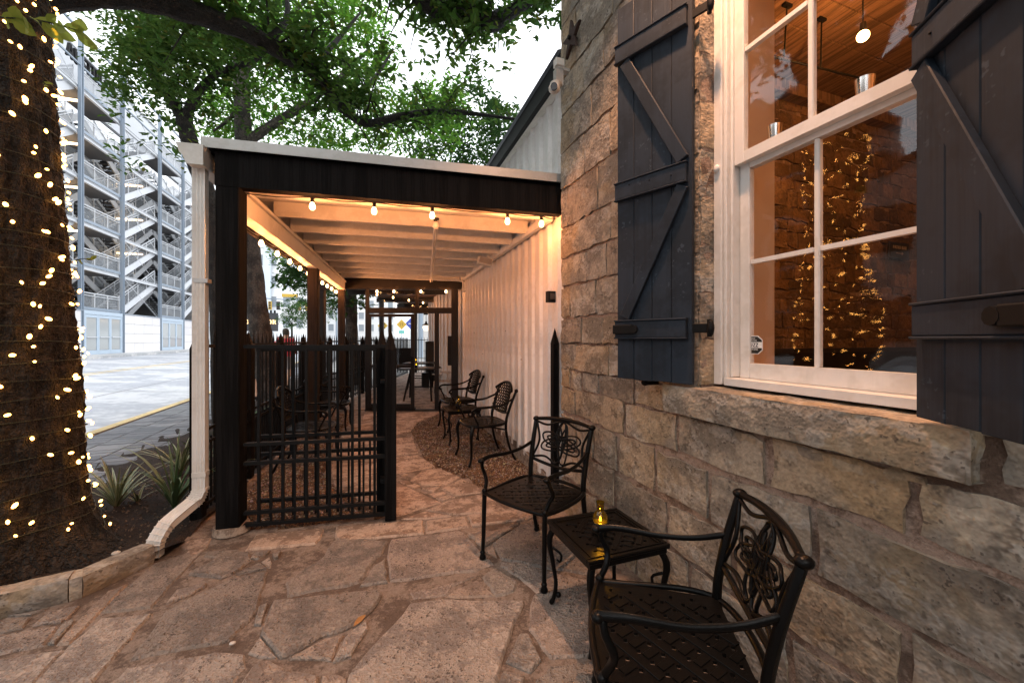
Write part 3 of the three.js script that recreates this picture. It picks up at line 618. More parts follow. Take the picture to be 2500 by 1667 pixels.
// star-shaped anchor plate of a wall tie
{
  const p = onX(1403, 95, WX - .02), st = thing('star_anchor_plate', 'rusty iron star anchor plate on the upper stone wall', 'anchor plate', [p.x, p.y, p.z]);
  const s = new THREE.Shape(); for (let i = 0; i < 10; i++) { const a = Math.PI / 2 + i * Math.PI / 5, rad = i % 2 ? .05 : .135; i ? s.lineTo(Math.cos(a) * rad, Math.sin(a) * rad) : s.moveTo(Math.cos(a) * rad, Math.sin(a) * rad); } s.closePath();
  obj('star', new THREE.ExtrudeGeometry(s, { depth: .012, bevelEnabled: true, bevelThickness: .008, bevelSize: .006, bevelSegments: 1 }).rotateY(-Math.PI / 2).translate(-.02, 0, 0), std(lin(.035, .016, .011), .8, { bumpMap: grainBump, bumpScale: .003 }), st);
  obj('bolt', rod(V(-.06, 0, 0), V(.03, 0, 0), .016, 8), M.iron, st);
}
// ---------------------------------------------------------------- room behind the window
{
  const rm = structure('room', 'amber lit room seen through the sash window', 'room'), r = rng(131);
  const z0 = -2.6, x0 = WX + .452, x1 = 6.6, z1 = 3.0, yc = 3.80;
  obj('floor', box(x1 - x0, .1, z1 - z0, (x0 + x1) / 2, .2, (z0 + z1) / 2), M.oldWood, rm);
  // boarded ceiling: each board of its own
  for (let k = 0; k < 22; k++) { const z = z0 + .02 + k * .25; obj('ceiling_board', chamfer(x1 - x0, .03, .243, .004).translate((x0 + x1) / 2, yc + .015, z + .12), M.ceilingWood, rm); }
  obj('ceiling_backing', box(x1 - x0 + .3, .08, z1 - z0 + .3, (x0 + x1) / 2, yc + .08, (z0 + z1) / 2), M.oldWood, rm);
  obj('wall_core', [box(x1 - x0, yc, .3, (x0 + x1) / 2, yc / 2, z0 - .16), box(.2, yc, z1 - z0, x1 + .1, yc / 2, (z0 + z1) / 2), box(x1 - x0, yc, .2, (x0 + x1) / 2, yc / 2, z1 + .1)], M.mortar, rm);
  // rubble stone of the end wall
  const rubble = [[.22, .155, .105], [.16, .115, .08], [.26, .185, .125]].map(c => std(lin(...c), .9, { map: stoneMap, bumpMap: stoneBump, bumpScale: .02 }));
  for (let y = 1.2, c = 0; y < 3.66; c++) { const h = rr(.08, .17, r); let x = x0 + r() * -.2; while (x < 6.5) { const w = rr(.10, .34, r); const a = Math.max(x, x0 + .01), b = Math.min(x + w - .012, 6.58); if (b - a > .04) obj('stone', block([[a, Math.min(y + h - .012, 3.66)], [b, Math.min(y + h - .012 + (r() - .5) * .05, 3.66)], [b, y + (r() - .5) * .05], [a, y + (r() - .5) * .03]], .006 + r() * .016, .008, 4, 3, (p, q, o) => V(p, q, z0 - .01 + o), c + x, r), rubble[Math.floor(r() * 3)], rm); x += w; } y += h; }
  obj('cornice', [box(x1 - x0, .10, .07, (x0 + x1) / 2, 3.745, z0 + .035), box(x1 - x0, .03, .10, (x0 + x1) / 2, 3.67, z0 + .05)], M.ceilingWood, rm);
  const bench = thing('booth_bench', 'black upholstered booth bench along the room wall behind the window', 'bench', [4.0, .25, -2.3]);
  obj('seat', chamfer(4.0, .25, .55, .04).translate(0, .33, .12), M.darkFrame, bench); obj('backrest', chamfer(4.0, .62, .10, .04).translate(0, .80, -.16), M.darkFrame, bench); obj('plinth', box(4.0, .2, .45, 0, .1, .1), M.darkFrame, bench);
  // lamp hanging from the ceiling
  const pl = along(2108, 88, 2.42), pd = thing('pendant_bulb', 'bare glowing bulb hanging from the boarded ceiling inside the window', 'lamp', [pl.x, yc, pl.z]);
  obj('cord', rod(V(0, 0, 0), V(0, pl.y - yc + .06, 0), .004, 6), M.socket, pd); obj('socket', new THREE.CylinderGeometry(.016, .02, .06, 10).translate(0, pl.y - yc + .05, 0), M.socket, pd);
  obj('bulb', new THREE.SphereGeometry(.032, 14, 10).translate(0, pl.y - yc, 0), M.interiorBulb, pd); pointLamp(pd, 0, pl.y - yc, 0, 2.3, 1.6, new THREE.Color(1, .38, .10));
  const pd2 = copyOf(pd, [4.9, yc, .9], 0, 'bare glowing bulb deeper in the room beyond the window');
  // pipe rack hung under the ceiling
  const a = along(1888, 190, 2.75), t = thing('ceiling_rack', 'dark pipe rack hung from the ceiling inside the window', 'rack', [a.x, yc, a.z]);
  obj('rail', rod(V(-.4, -.36, -.08), V(.9, -.36, .02), .008, 6), M.iron, t);
  for (const x of [-.02, .14, .5]) obj('hanger', [rod(V(x, 0, 0), V(x, -.36, -.03 + x * .05), .006, 6), box(.07, .016, .03, x, -.01, 0)], M.iron, t);
  // small black sign on the stone
  const q = onZ(2195, 612, -2.55), sg = thing('bar_sign', 'small black PATIO BAR sign on the stone wall inside', 'sign', [q.x, q.y, q.z]);
  obj('board', chamfer(.34, .17, .014, .003), std(lin(.02, .02, .02), .5), sg);
  const font = await new FontLoader().loadAsync('fonts/droid/droid_sans_bold.typeface.json');
  globalThis.FONT = font;
  const tx = new TextGeometry('PATIO BAR', { font, size: .034, depth: .003, curveSegments: 3 }); tx.computeBoundingBox(); const bb = tx.boundingBox;
  obj('lettering', tx.translate(-(bb.max.x - bb.min.x) / 2, .015, .008), std(lin(.35, .30, .24), .6), sg);
  obj('arrow', [box(.12, .006, .003, 0, -.03, .009), box(.03, .006, .003, .05, -.024, .009, 0, 0, -.6), box(.03, .006, .003, .05, -.036, .009, 0, 0, .6)], std(lin(.35, .30, .24), .6), sg);
  // two mercury-glass votives standing on the meeting rail
  for (const [u, v, lab] of [[1893, 338, 'small silvered glass votive on the window rail beside the left jamb'], [2113, 228, 'silvered glass votive on the window rail under the hanging bulb']]) {
    const p = onX(u, v, 1.80), vt = thing('votive_glass', lab, 'candle holder', [p.x, 2.3505, p.z]);
    obj('cup', lathe([[.0, .0], [.024, .001], [.026, .008], [.033, .095], [.031, .095], [.024, .012], [0, .01]], 18), M.silver, vt);
    obj('candle', new THREE.CylinderGeometry(.022, .022, .03, 12).translate(0, .03, 0), M.white, vt);
    obj('shelf_bracket', box(.075, .006, .06, -.015, -.0035, 0), M.whiteTrim, vt);
  }
}
// ---------------------------------------------------------------- white metal shed whose corrugated wall lines the walkway
const corrX = z => 1.73 + .03 * (-3.6 - z);
{
  const sh = thing('metal_shed', 'white corrugated metal shed behind the stone corner', 'shed', [1.75, 0, -5.6]);
  const rib = (z0, z1, y0, y1, n) => {                    // trapezoid ribs pressed out of the sheet
    const pos = [], idx = [], pitch = .225; const prof = [[0, 0], [.52, 0], [.62, .033], [.86, .033], [.97, 0]]; const line = [];
    for (let z = z0; z > z1; z -= pitch) prof.forEach(([t, o]) => line.push([z - t * pitch, o])); 
    line.forEach(([z, o]) => { pos.push(corrX(z) - o, y0(z), z, corrX(z) - o, y1, z); });
    for (let i = 0; i < line.length - 1; i++) { const a = i * 2; idx.push(a, a + 1, a + 2, a + 1, a + 3, a + 2); }
    const g = new THREE.BufferGeometry(); g.setAttribute('position', new THREE.Float32BufferAttribute(pos, 3)); g.setIndex(idx); return toCreasedNormals(g, .5);
  };
  objW('corrugated_wall', rib(-3.0, -8.5, z => .02 + .10 * sm(-3.5, -4.6, z), 3.78), M.corrugated, sh);
  // rough concrete footing showing below the sheet
  const fg = new THREE.BoxGeometry(.10, .32, 5.2, 1, 1, 40), P = fg.attributes.position; const r = rng(3); for (let i = 0; i < P.count; i++) { const z = P.getZ(i) - 6.0; P.setX(i, P.getX(i) + corrX(z) + .03 - (P.getX(i) < 0 ? r() * .015 : 0)); P.setY(i, P.getY(i) + (P.getY(i) > 0 ? .11 * sm(-3.5, -4.6, z) + (r() - .5) * .02 : 0)); } fg.computeVertexNormals();
  objW('footing', fg.translate(0, -.10, -6.0), M.concrete, sh);
  objW('shed_body', box(2.6, 3.7, 5.2, 3.22, 1.9, -5.95), M.corrugated, sh);
  objW('eave_fascia', [beam(V(corrX(-3.1) - .10, 3.86, -3.12), V(corrX(-8.6) - .10, 3.86, -8.6), .05, .17)], M.darkTrim, sh);
  objW('eave_soffit', beam(V(corrX(-3.1) - .04, 3.775, -3.12), V(corrX(-8.6) - .04, 3.775, -8.6), .07, .02), M.whitePaint, sh);
  const roof = new THREE.BufferGeometry(); const a = V(corrX(-3.1) - .16, 3.95, -3.1), b = V(corrX(-8.6) - .16, 3.95, -8.6), c = V(3.3, 4.75, -8.6), d = V(3.3, 4.75, -3.1), e = V(4.7, 3.95, -8.6), f = V(4.7, 3.95, -3.1);
  roof.setAttribute('position', new THREE.Float32BufferAttribute([a, b, c, d, e, f].flatMap(p => [p.x, p.y, p.z]), 3)); roof.setIndex([0, 3, 1, 1, 3, 2, 3, 5, 2, 5, 4, 2]); roof.computeVertexNormals();
  objW('roof', roof, std(lin(.16, .18, .21), .4, { metalness: .4 }), sh);
  objW('wall_crown', [beam(V(corrX(-3.2) - .055, 2.64, -3.25), V(corrX(-8.05) - .055, 2.64, -8.05), .05, .045, .006)], M.whitePaint, sh);
  objW('rivet', [...Array(6)].map((_, i) => ball(.007, corrX(-4.4 - i * .31 * 2) - .026, 1.2 + (i % 3) * .35, -4.4 - i * .62, 6, 4)), M.darkTrim, sh);
}
// ---------------------------------------------------------------- covered walkway
const PA = 5.5 * Math.PI / 180, PO = V(-1.04, 0, -3.48), E1 = V(Math.cos(PA), 0, Math.sin(PA)), E2 = V(Math.sin(PA), 0, -Math.cos(PA));
const pg = (a, b, y) => PO.clone().addScaledVector(E1, a).addScaledVector(E2, b).setY(y);
const GL = V(-.03, 0, -8.59), GR = V(1.80, 0, -7.92);
const wallA = b => { let a = 2.6; for (let i = 0; i < 20; i++) { const p = pg(a, b, 0); a += (corrX(p.z) - .032 - p.x); } return a; };
{
  const pc = thing('patio_cover', 'black framed patio cover with white painted rafters', 'patio cover', [PO.x, 0, PO.z]);
  const post = (a, b, w, y1, mat) => { const g = chamfer(w, y1 - .045, w, .006); g.rotateY(-PA); const c = pg(a + w / 2, b + w / 2, .045 + (y1 - .045) / 2); return objW('post', g.translate(c.x, c.y, c.z), mat, pc); };
  post(0, 0, .155, 2.57, M.blackWood);
  post(.02, 2.64, .135, 2.42, M.brownPost);
  post(.02, 5.10, .125, 2.42, M.brownPost);
  { const c = pg(.08, .08, .0); objW('post_base', new THREE.CylinderGeometry(.115, .125, .05, 14).translate(c.x, .024, c.z), M.concrete, pc); }
  // front beam, shadow board above it, metal drip edge
  const fr = wallA(0) - .02;
  objW('front_beam', beam(pg(-.005, .045, 2.695), pg(fr, .045, 2.695), .09, .25, .004), M.blackWood, pc);
  objW('fascia_board', beam(pg(-.06, .07, 2.845), pg(fr, .07, 2.845), .05, .05), M.blackWood, pc);
  objW('drip_edge', [beam(pg(-.075, .02, 2.888), pg(fr - .0, .02, 2.905), .11, .03, .003), beam(pg(-.075, -.035, 2.862), pg(fr, -.035, 2.879), .006, .07)], M.flashing, pc);
  // left eave beam, white inside, with a small ledger
  objW('eave_beam', beam(pg(.085, .16, 2.51), pg(.085, 5.3, 2.51), .11, .185, .004), M.whitePaint, pc);
  objW('ledger', beam(pg(.155, .16, 2.585), pg(.155, 5.2, 2.585), .028, .03, .003), M.whitePaint, pc);
  objW('outer_fascia', beam(pg(-.01, .1, 2.60), pg(-.01, 5.4, 2.60), .03, .42), M.blackWood, pc);
  for (let k = 0; k < 9; k++) { const b = .28 + k * .545; objW('rafter', beam(pg(.145, b, 2.665), pg(wallA(b) - .05, b, 2.665), .042, .135, .003), M.whitePaint, pc); }
  // boarded ceiling above the rafters, board by board
  for (let k = 0; k < 36; k++) { const b = .10 + k * .143; if (b > 5.1) break; objW('ceiling_board', beam(pg(.03, b + .07, 2.745), pg(wallA(b) - .01, b + .07, 2.745), .139, .02), M.whitePaint, pc); }
  { const q = [pg(-.07, .03, 2.872), pg(wallA(0) - .0, .03, 2.887), V(GR.x + .2, 2.88, GR.z - .2), pg(-.07, 5.4, 2.865)]; const g = new THREE.BufferGeometry(); const up = q.map(p => p.clone().setY(p.y - .10)); g.setAttribute('position', new THREE.Float32BufferAttribute([...q, ...up].flatMap(p => [p.x, p.y, p.z]), 3)); g.setIndex([0, 1, 2, 0, 2, 3, 4, 6, 5, 4, 7, 6, 1, 5, 2, 5, 6, 2, 2, 6, 3, 6, 7, 3, 3, 7, 0, 7, 4, 0]); objW('roof', g.toNonIndexed(), M.flashing, pc); }
  objW('trim_bead', beam(pg(wallA(.3) - .045, .2, 2.59), pg(wallA(4.3) - .045, 4.3, 2.59), .05, .05, .005), M.whitePaint, pc);
  // gutter and downspout
  { const s = new THREE.Shape(); s.moveTo(0, 0); s.lineTo(-.10, 0); s.bezierCurveTo(-.12, .02, -.11, .055, -.145, .075); s.lineTo(-.165, .145); s.lineTo(0, .145); s.closePath();
    const g = new THREE.ExtrudeGeometry(s, { depth: 5.4, bevelEnabled: false }); g.rotateY(Math.PI); g.scale(-1, 1, 1); const idx = g.attributes.position; const gg = g.index ? g : g; 
    const m = new THREE.Matrix4().makeBasis(E1, UPV, E2.clone().negate()).setPosition(pg(-.045, -.07, 2.685));
    const flip = g.index ? g.toNonIndexed() : g; const P = flip.attributes.position; for (let i = 0; i < P.count; i += 3) { const a = [P.getX(i + 1), P.getY(i + 1), P.getZ(i + 1)]; P.setXYZ(i + 1, P.getX(i + 2), P.getY(i + 2), P.getZ(i + 2)); P.setXYZ(i + 2, ...a); } flip.computeVertexNormals();
    objW('gutter', flip.applyMatrix4(m), M.gutter, pc); }
  const ds = sub('downspout', pc), top = pg(-.105, .03, 2.69), X = top.x, Z = top.z;
  const ribbed = (pts, n) => {                        // fluted rectangular pipe swept along points
    const prof = []; const w = .041, d = .029; for (let i = 0; i < 28; i++) { const t = i / 28 * 4, s = Math.floor(t), f = t - s, c = [[-w, -d], [w, -d], [w, d], [-w, d]], p = c[s], q = c[(s + 1) % 4]; const fl = (Math.round(f * 7) % 2) ? .004 : 0; const x = mix(p[0], q[0], f), y = mix(p[1], q[1], f); prof.push([x * (1 - fl / w * (s % 2 ? 1 : 0)), y * (1 - fl / d * (s % 2 ? 0 : 1))]); }
    const cv = new THREE.CatmullRomCurve3(pts, false, 'catmullrom', .3), pos = [], idx = [], L = prof.length;
    for (let i = 0; i <= n; i++) { const p = cv.getPoint(i / n), T = cv.getTangent(i / n), side = E1.clone().multiplyScalar(1).applyAxisAngle(UPV, 0), A = side.sub(T.clone().multiplyScalar(side.dot(T))).normalize(), B = V().crossVectors(T, A); prof.forEach(([x, y]) => { const q = p.clone().addScaledVector(A, x).addScaledVector(B, y); pos.push(q.x, q.y, q.z); }); }
    for (let i = 0; i < n; i++) for (let k = 0; k < L; k++) { const a = i * L + k, b = i * L + (k + 1) % L, c = a + L, e = b + L; idx.push(a, c, b, b, c, e); }
    const g = new THREE.BufferGeometry(); g.setAttribute('position', new THREE.Float32BufferAttribute(pos, 3)); g.setIndex(idx); return toCreasedNormals(g, .45);
  };
  obj('pipe', ribbed([V(X, 2.70, Z), V(X, 1.8, Z), V(X, .9, Z), V(X, .33, Z)], 3), M.gutter, ds);
  const end = onY(379, 1352, .02);
  const mid1 = V(mix(X, end.x, .10), .285, mix(Z, end.z, .10)), mid2 = V(mix(X, end.x, .42), .238, mix(Z, end.z, .42)), mid3 = V(mix(X, end.x, .78), .185, mix(Z, end.z, .78));
  obj('elbow', ribbed([V(X, .345, Z), mid1, mid2, mid3, V(end.x, .10, end.z), V(end.x - .004, .005, end.z + .006)], 26), M.gutter, ds);
  for (let k = 0; k < 11; k++) { const cv = new THREE.CatmullRomCurve3([V(X, .345, Z), mid1, mid2, mid3, V(end.x, .10, end.z), V(end.x - .004, .005, end.z + .006)], false, 'catmullrom', .3), t = [.06, .10, .14, .18, .22, .26, .60, .66, .72, .78, .84][k], p = cv.getPoint(t), T = cv.getTangent(t), g = chamfer(.090, .066, .007, .002); const A = E1.clone().sub(T.clone().multiplyScalar(E1.dot(T))).normalize(), B = V().crossVectors(T, A); obj('crimp', g.applyMatrix4(new THREE.Matrix4().makeBasis(A, B, T).setPosition(p)), M.gutter, ds); }
  obj('strap', box(.096, .03, .064, X + .01, 1.87, Z, -PA), M.flashing, ds); obj('strap', box(.088, .035, .064, X + .002, .46, Z, -PA), M.gutter, ds); obj('strap', box(.088, .02, .064, X + .002, .345, Z, -PA), M.gutter, ds);
  // conduit along the ceiling with a lamp holder
}
{
  const p = pg(1.62, .55, 2.6), q = pg(1.80, 4.75, 2.59), c = thing('ceiling_conduit', 'white conduit running under the rafters to a lamp holder', 'conduit', [p.x, p.y, p.z]);
  const L = q.clone().sub(p); obj('pipe', [rod(V(0, -.015, 0), L.clone().setY(-.02), .011, 8), rod(V(.03, -.015, 0), L.clone().add(V(.03, -.005, 0)), .006, 6)], M.whitePaint, c);
  obj('lamp_holder', [new THREE.CylinderGeometry(.035, .035, .012, 12).translate(0, .0, .02), new THREE.CylinderGeometry(.02, .016, .03, 10).translate(0, -.02, .02)], M.socket, c);
  obj('bulb', new THREE.SphereGeometry(.032, 12, 10).scale(1, 1.2, 1).translate(0, -.062, .02), std(lin(.8, .74, .66), .25), c);
  for (const t of [.3, .6, .85]) obj('clip', box(.05, .02, .02, L.x * t + .01, -.01, L.z * t), M.whitePaint, c);
}
{
  const p = pg(wallA(2.1) - .20, 2.1, 2.52), s = thing('ceiling_speaker', 'small white bracket speaker under the rafters by the corrugated wall', 'speaker', [p.x, p.y, p.z], -PA);
  obj('body', chamfer(.20, .10, .12, .012).rotateZ(-.2), M.whitePaint, s); obj('grille', chamfer(.17, .075, .006, .002).rotateZ(-.2).translate(0, 0, .062), std(lin(.35, .33, .31), .7), s); obj('bracket', [box(.03, .09, .03, .05, .06, 0), box(.10, .008, .06, .05, .103, 0)], M.whitePaint, s);
  const w = pg(wallA(2.3) - .03, 2.3, 2.45); 
}
{ // drain pipe stub at the far corner of the ceiling
  const a = pg(wallA(4.35) - .06, 4.3, 2.56), s = thing('conduit_elbow', 'white pipe elbow at the far end of the corrugated wall', 'pipe', [a.x, a.y, a.z]);
  obj('pipe', tube([V(-.5, 0, -.02), V(-.05, 0, 0), V(0, -.02, 0), V(0, -.16, 0), V(-.01, -.19, .0), V(.04, -.20, 0)], .022, 24, 8), M.whitePaint, s);
}
// ---------------------------------------------------------------- glazed screen at the end of the walkway
const gdir = GR.clone().sub(GL).normalize(), gnor = V(-gdir.z, 0, gdir.x);       // gnor points back towards the viewer or away; used for thickness only
const gp = (t, y, o = 0) => GL.clone().addScaledVector(gdir, t).addScaledVector(gnor, o).setY(y);
const GLEN = GL.distanceTo(GR);
{
  const s = thing('glass_screen', 'black framed glass screen with sliding door closing the covered walkway', 'glass screen', [GL.x, 0, GL.z]);
  const bar = (t0, t1, y0, y1, d = .07, o = 0) => { const g = chamfer(t1 - t0, y1 - y0, d, .003), c = gp((t0 + t1) / 2, (y0 + y1) / 2, o); return g.applyMatrix4(new THREE.Matrix4().makeBasis(gdir, UPV, gnor).setPosition(c)); };
  objW('head_beam', bar(-.9, GLEN + .1, 2.44, 2.66, .12), M.darkFrame, s);
  objW('frame', [bar(.02, .085, 0, 2.44), bar(.086, GLEN - .19, 1.955, 2.07), bar(1.03, 1.09, 2.071, 2.44), bar(GLEN - .19, GLEN - .06, 0, 2.44, .09), bar(.087, 1.03, .0, .05)], M.darkFrame, s);
  objW('mullion', bar(1.42, 1.50, .0, 1.954), M.darkFrame, s);
  const pane = (t0, t1, y0, y1, o = 0) => { const g = new THREE.PlaneGeometry(t1 - t0, y1 - y0), c = gp((t0 + t1) / 2, (y0 + y1) / 2, o); return g.applyMatrix4(new THREE.Matrix4().makeBasis(gdir, UPV, gnor).setPosition(c)); };
  objW('pane', pane(.086, 1.03, 2.071, 2.44), M.clearGlass, s); objW('pane', pane(1.09, GLEN - .19, 2.071, 2.44), M.clearGlass, s);
  const d = sub('sliding_door', s);
  obj('door_frame', [bar(.09, .15, .03, 1.94, .04, .06), bar(.95, 1.02, .03, 1.94, .04, .06), bar(.151, .949, .03, .14, .04, .06), bar(.151, .949, .86, .92, .04, .06), bar(.151, .949, 1.88, 1.94, .04, .06), bar(.50, .56, .141, .859, .04, .06), bar(.50, .56, .921, 1.879, .04, .06)], M.darkFrame, d);
  for (const [a, b] of [[.151, .50], [.56, .949]]) { obj('pane', pane(a, b, .14, .86, .06), M.clearGlass, d); obj('pane', pane(a, b, .92, 1.88, .06), M.clearGlass, d); }
  obj('handle', bar(.965, .985, .9, 1.1, .05, .10), M.iron, d);
  objW('threshold', bar(.02, GLEN - .06, -.02, .018, .14), M.darkFrame, s);
}
// ---------------------------------------------------------------- iron fences and the gate
const spear = (w, h, tip) => { const g = new THREE.CylinderGeometry(0, w * .7071, tip, 4, 1).rotateY(Math.PI / 4).translate(0, h + tip / 2, 0); return [new THREE.BoxGeometry(w, h, w).translate(0, h / 2, 0), g]; };
const picketG = geoOf(spear(.017, 1.40, .10)), lowPicketG = geoOf(new THREE.BoxGeometry(.014, .60, .014).translate(0, .30, 0));
const widePostG = geoOf([chamfer(.085, 1.36, .085, .004).translate(0, .68, 0), new THREE.CylinderGeometry(0, .0601, .17, 4, 1).rotateY(Math.PI / 4).translate(0, 1.445, 0)]);
function fencePanel(name, label, p, q, opt = {}) {
  const f = thing(name, label, opt.cat || 'fence', [p.x, 0, p.z]), d = q.clone().sub(p); d.y = 0; const L = d.length(); d.normalize(); const ry = Math.atan2(-d.z, d.x);
  const at = (t) => d.clone().multiplyScalar(t);
  const rail = (y, h = .026, w = .034, dy = 0) => obj('rail', beam(at(0).setY(y), at(L).setY(y + dy), w, h, .003), M.iron, f);
  (opt.rails || [1.385, .70, .59, .085]).forEach(y => rail(y));
  const step = opt.step || .125; let k = 0;
  for (let t = step * .6; t < L - .03; t += step, k++) {
    if ((opt.wide || []).some(w => Math.abs(w - t) < .07)) continue;
    const m = shared('picket', opt.plain ? opt.plain : picketG, M.iron, f); m.position.copy(at(t)).setY(.03); m.rotation.y = ry;
    if (opt.low !== false && t + step / 2 < L) { const n = shared('short_picket', lowPicketG, M.iron, f); n.position.copy(at(t + step / 2)).setY(.03); n.rotation.y = ry; }
  }
  (opt.wide || []).forEach(t => { const m = shared('post', widePostG, M.blackWood, f); m.position.copy(at(t)); m.rotation.y = ry; });
  return f;
}
const F0 = pg(-.26, .30, 0), F1 = pg(-.20, 5.6, 0);
fencePanel('iron_fence', 'black spear-topped iron fence along the planting bed side of the walkway', F0, F1, { wide: [.05, 1.05, 2.1, 3.2, 4.3, 5.25] });
{
  const straight = geoOf(new THREE.BoxGeometry(.019, 1.335, .019).translate(0, .6675, 0));
  const P = pg(.17, .05, 0), Q = V(.155, 0, -3.345);
  const bottom = { rails: [1.388, .650, .508, .135, .045], step: .168, wide: [], plain: straight };
  const f = fencePanel('iron_fence', 'black iron fence section between the cover post and the gate post', P, Q, { ...bottom });
  const gpst = shared('post', widePostG, M.blackWood, f); gpst.position.set(Q.x - P.x + .03, 0, Q.z - P.z); gpst.rotation.y = -PA;
  const P2 = P.clone().add(V(.05, 0, -.15)), Q2 = Q.clone().add(V(-.03, 0, -.16));
  const g = fencePanel('iron_gate', 'black iron gate folded open behind the fence panel', P2, Q2, { ...bottom, rails: [1.36, .67, .53, .16], cat: 'gate' });
  const gs = shared('post', widePostG, M.blackWood, g); gs.position.set(Q2.x - P2.x, .01, Q2.z - P2.z); gs.rotation.y = -PA;
  obj('latch', [chamfer(.05, .12, .05, .004).translate(.26, .60, .02), rod(V(.26, .64, .02), V(.46, .645, -.005), .006, 6)], M.iron, g);
  obj('hinge', [chamfer(.05, .03, .14, .003).translate(Q2.x - P2.x + .01, 1.1, Q2.z - P2.z + .08), chamfer(.05, .03, .14, .003).translate(Q2.x - P2.x + .01, .3, Q2.z - P2.z + .08)], M.iron, g);
}
{
  const p = onX(1357, 1178, 1.665), s = thing('gate_stop_post', 'slim black pointed gate post against the white corrugated wall', 'post', [1.655, 0, p.z]);
  obj('post', [chamfer(.062, 1.40, .062, .004).translate(0, .70, 0), new THREE.CylinderGeometry(0, .044, .15, 4, 1).rotateY(Math.PI / 4).translate(0, 1.475, 0)], M.blackWood, s); obj('bolt', ball(.008, -.034, .11, .01, 6, 4), M.flashing, s);
}
// ---------------------------------------------------------------- cast metal furniture
function holes(w, d, pitch, size, seedRot, clip) {       // lattice of small holes turned 45 degrees, inside clip(x,z)
  const out = []; const h = pitch / Math.SQRT2;
  for (let i = -20; i <= 20; i++) for (let j = -20; j <= 20; j++) { const x = (i - j) * h, z = (i + j) * h; if (Math.abs(x) < w && Math.abs(z) < d && clip(x, z, size)) out.push([x, z, i & 1]); }
  return out;
}
function lattice2(outline, hs, size, y, th) {
  const s = new THREE.Shape(); outline.forEach((p, i) => i ? s.lineTo(p[0], -p[1]) : s.moveTo(p[0], -p[1])); s.closePath();
  hs.forEach(([x, z]) => { const p = new THREE.Path(), a = size / 2; p.moveTo(x - a, -z - a * .8); p.lineTo(x - a, -z + a * .8); p.lineTo(x + a, -z + a * .8); p.lineTo(x + a, -z - a * .8); p.closePath(); s.holes.push(p); });
  return new THREE.ExtrudeGeometry(s, { depth: th, bevelEnabled: false, curveSegments: 4 }).rotateX(-Math.PI / 2).translate(0, y, 0);
}
function weave(hs, pitch, y, lim) {                      // raised straps between the holes, turned alternately
  const h = pitch / Math.SQRT2;
  return hs.filter(([x]) => Math.abs(x + h) < lim).map(([x, z, k]) => chamfer(pitch * 1.0, .005, pitch * .5, .0012).rotateY(k ? Math.PI / 4 : -Math.PI / 4).translate(x + h, y, z));
}
const seatClip = (x, z, s) => { const hw = mix(.205, .225, (z + .2) / .42); return Math.abs(x) < hw - s && z > -.20 && z < .205; };
const knotChair = thing('armchair', 'black knotwork-back armchair beside the gate post, facing away from the wall', 'chair', [0, 0, 0]);
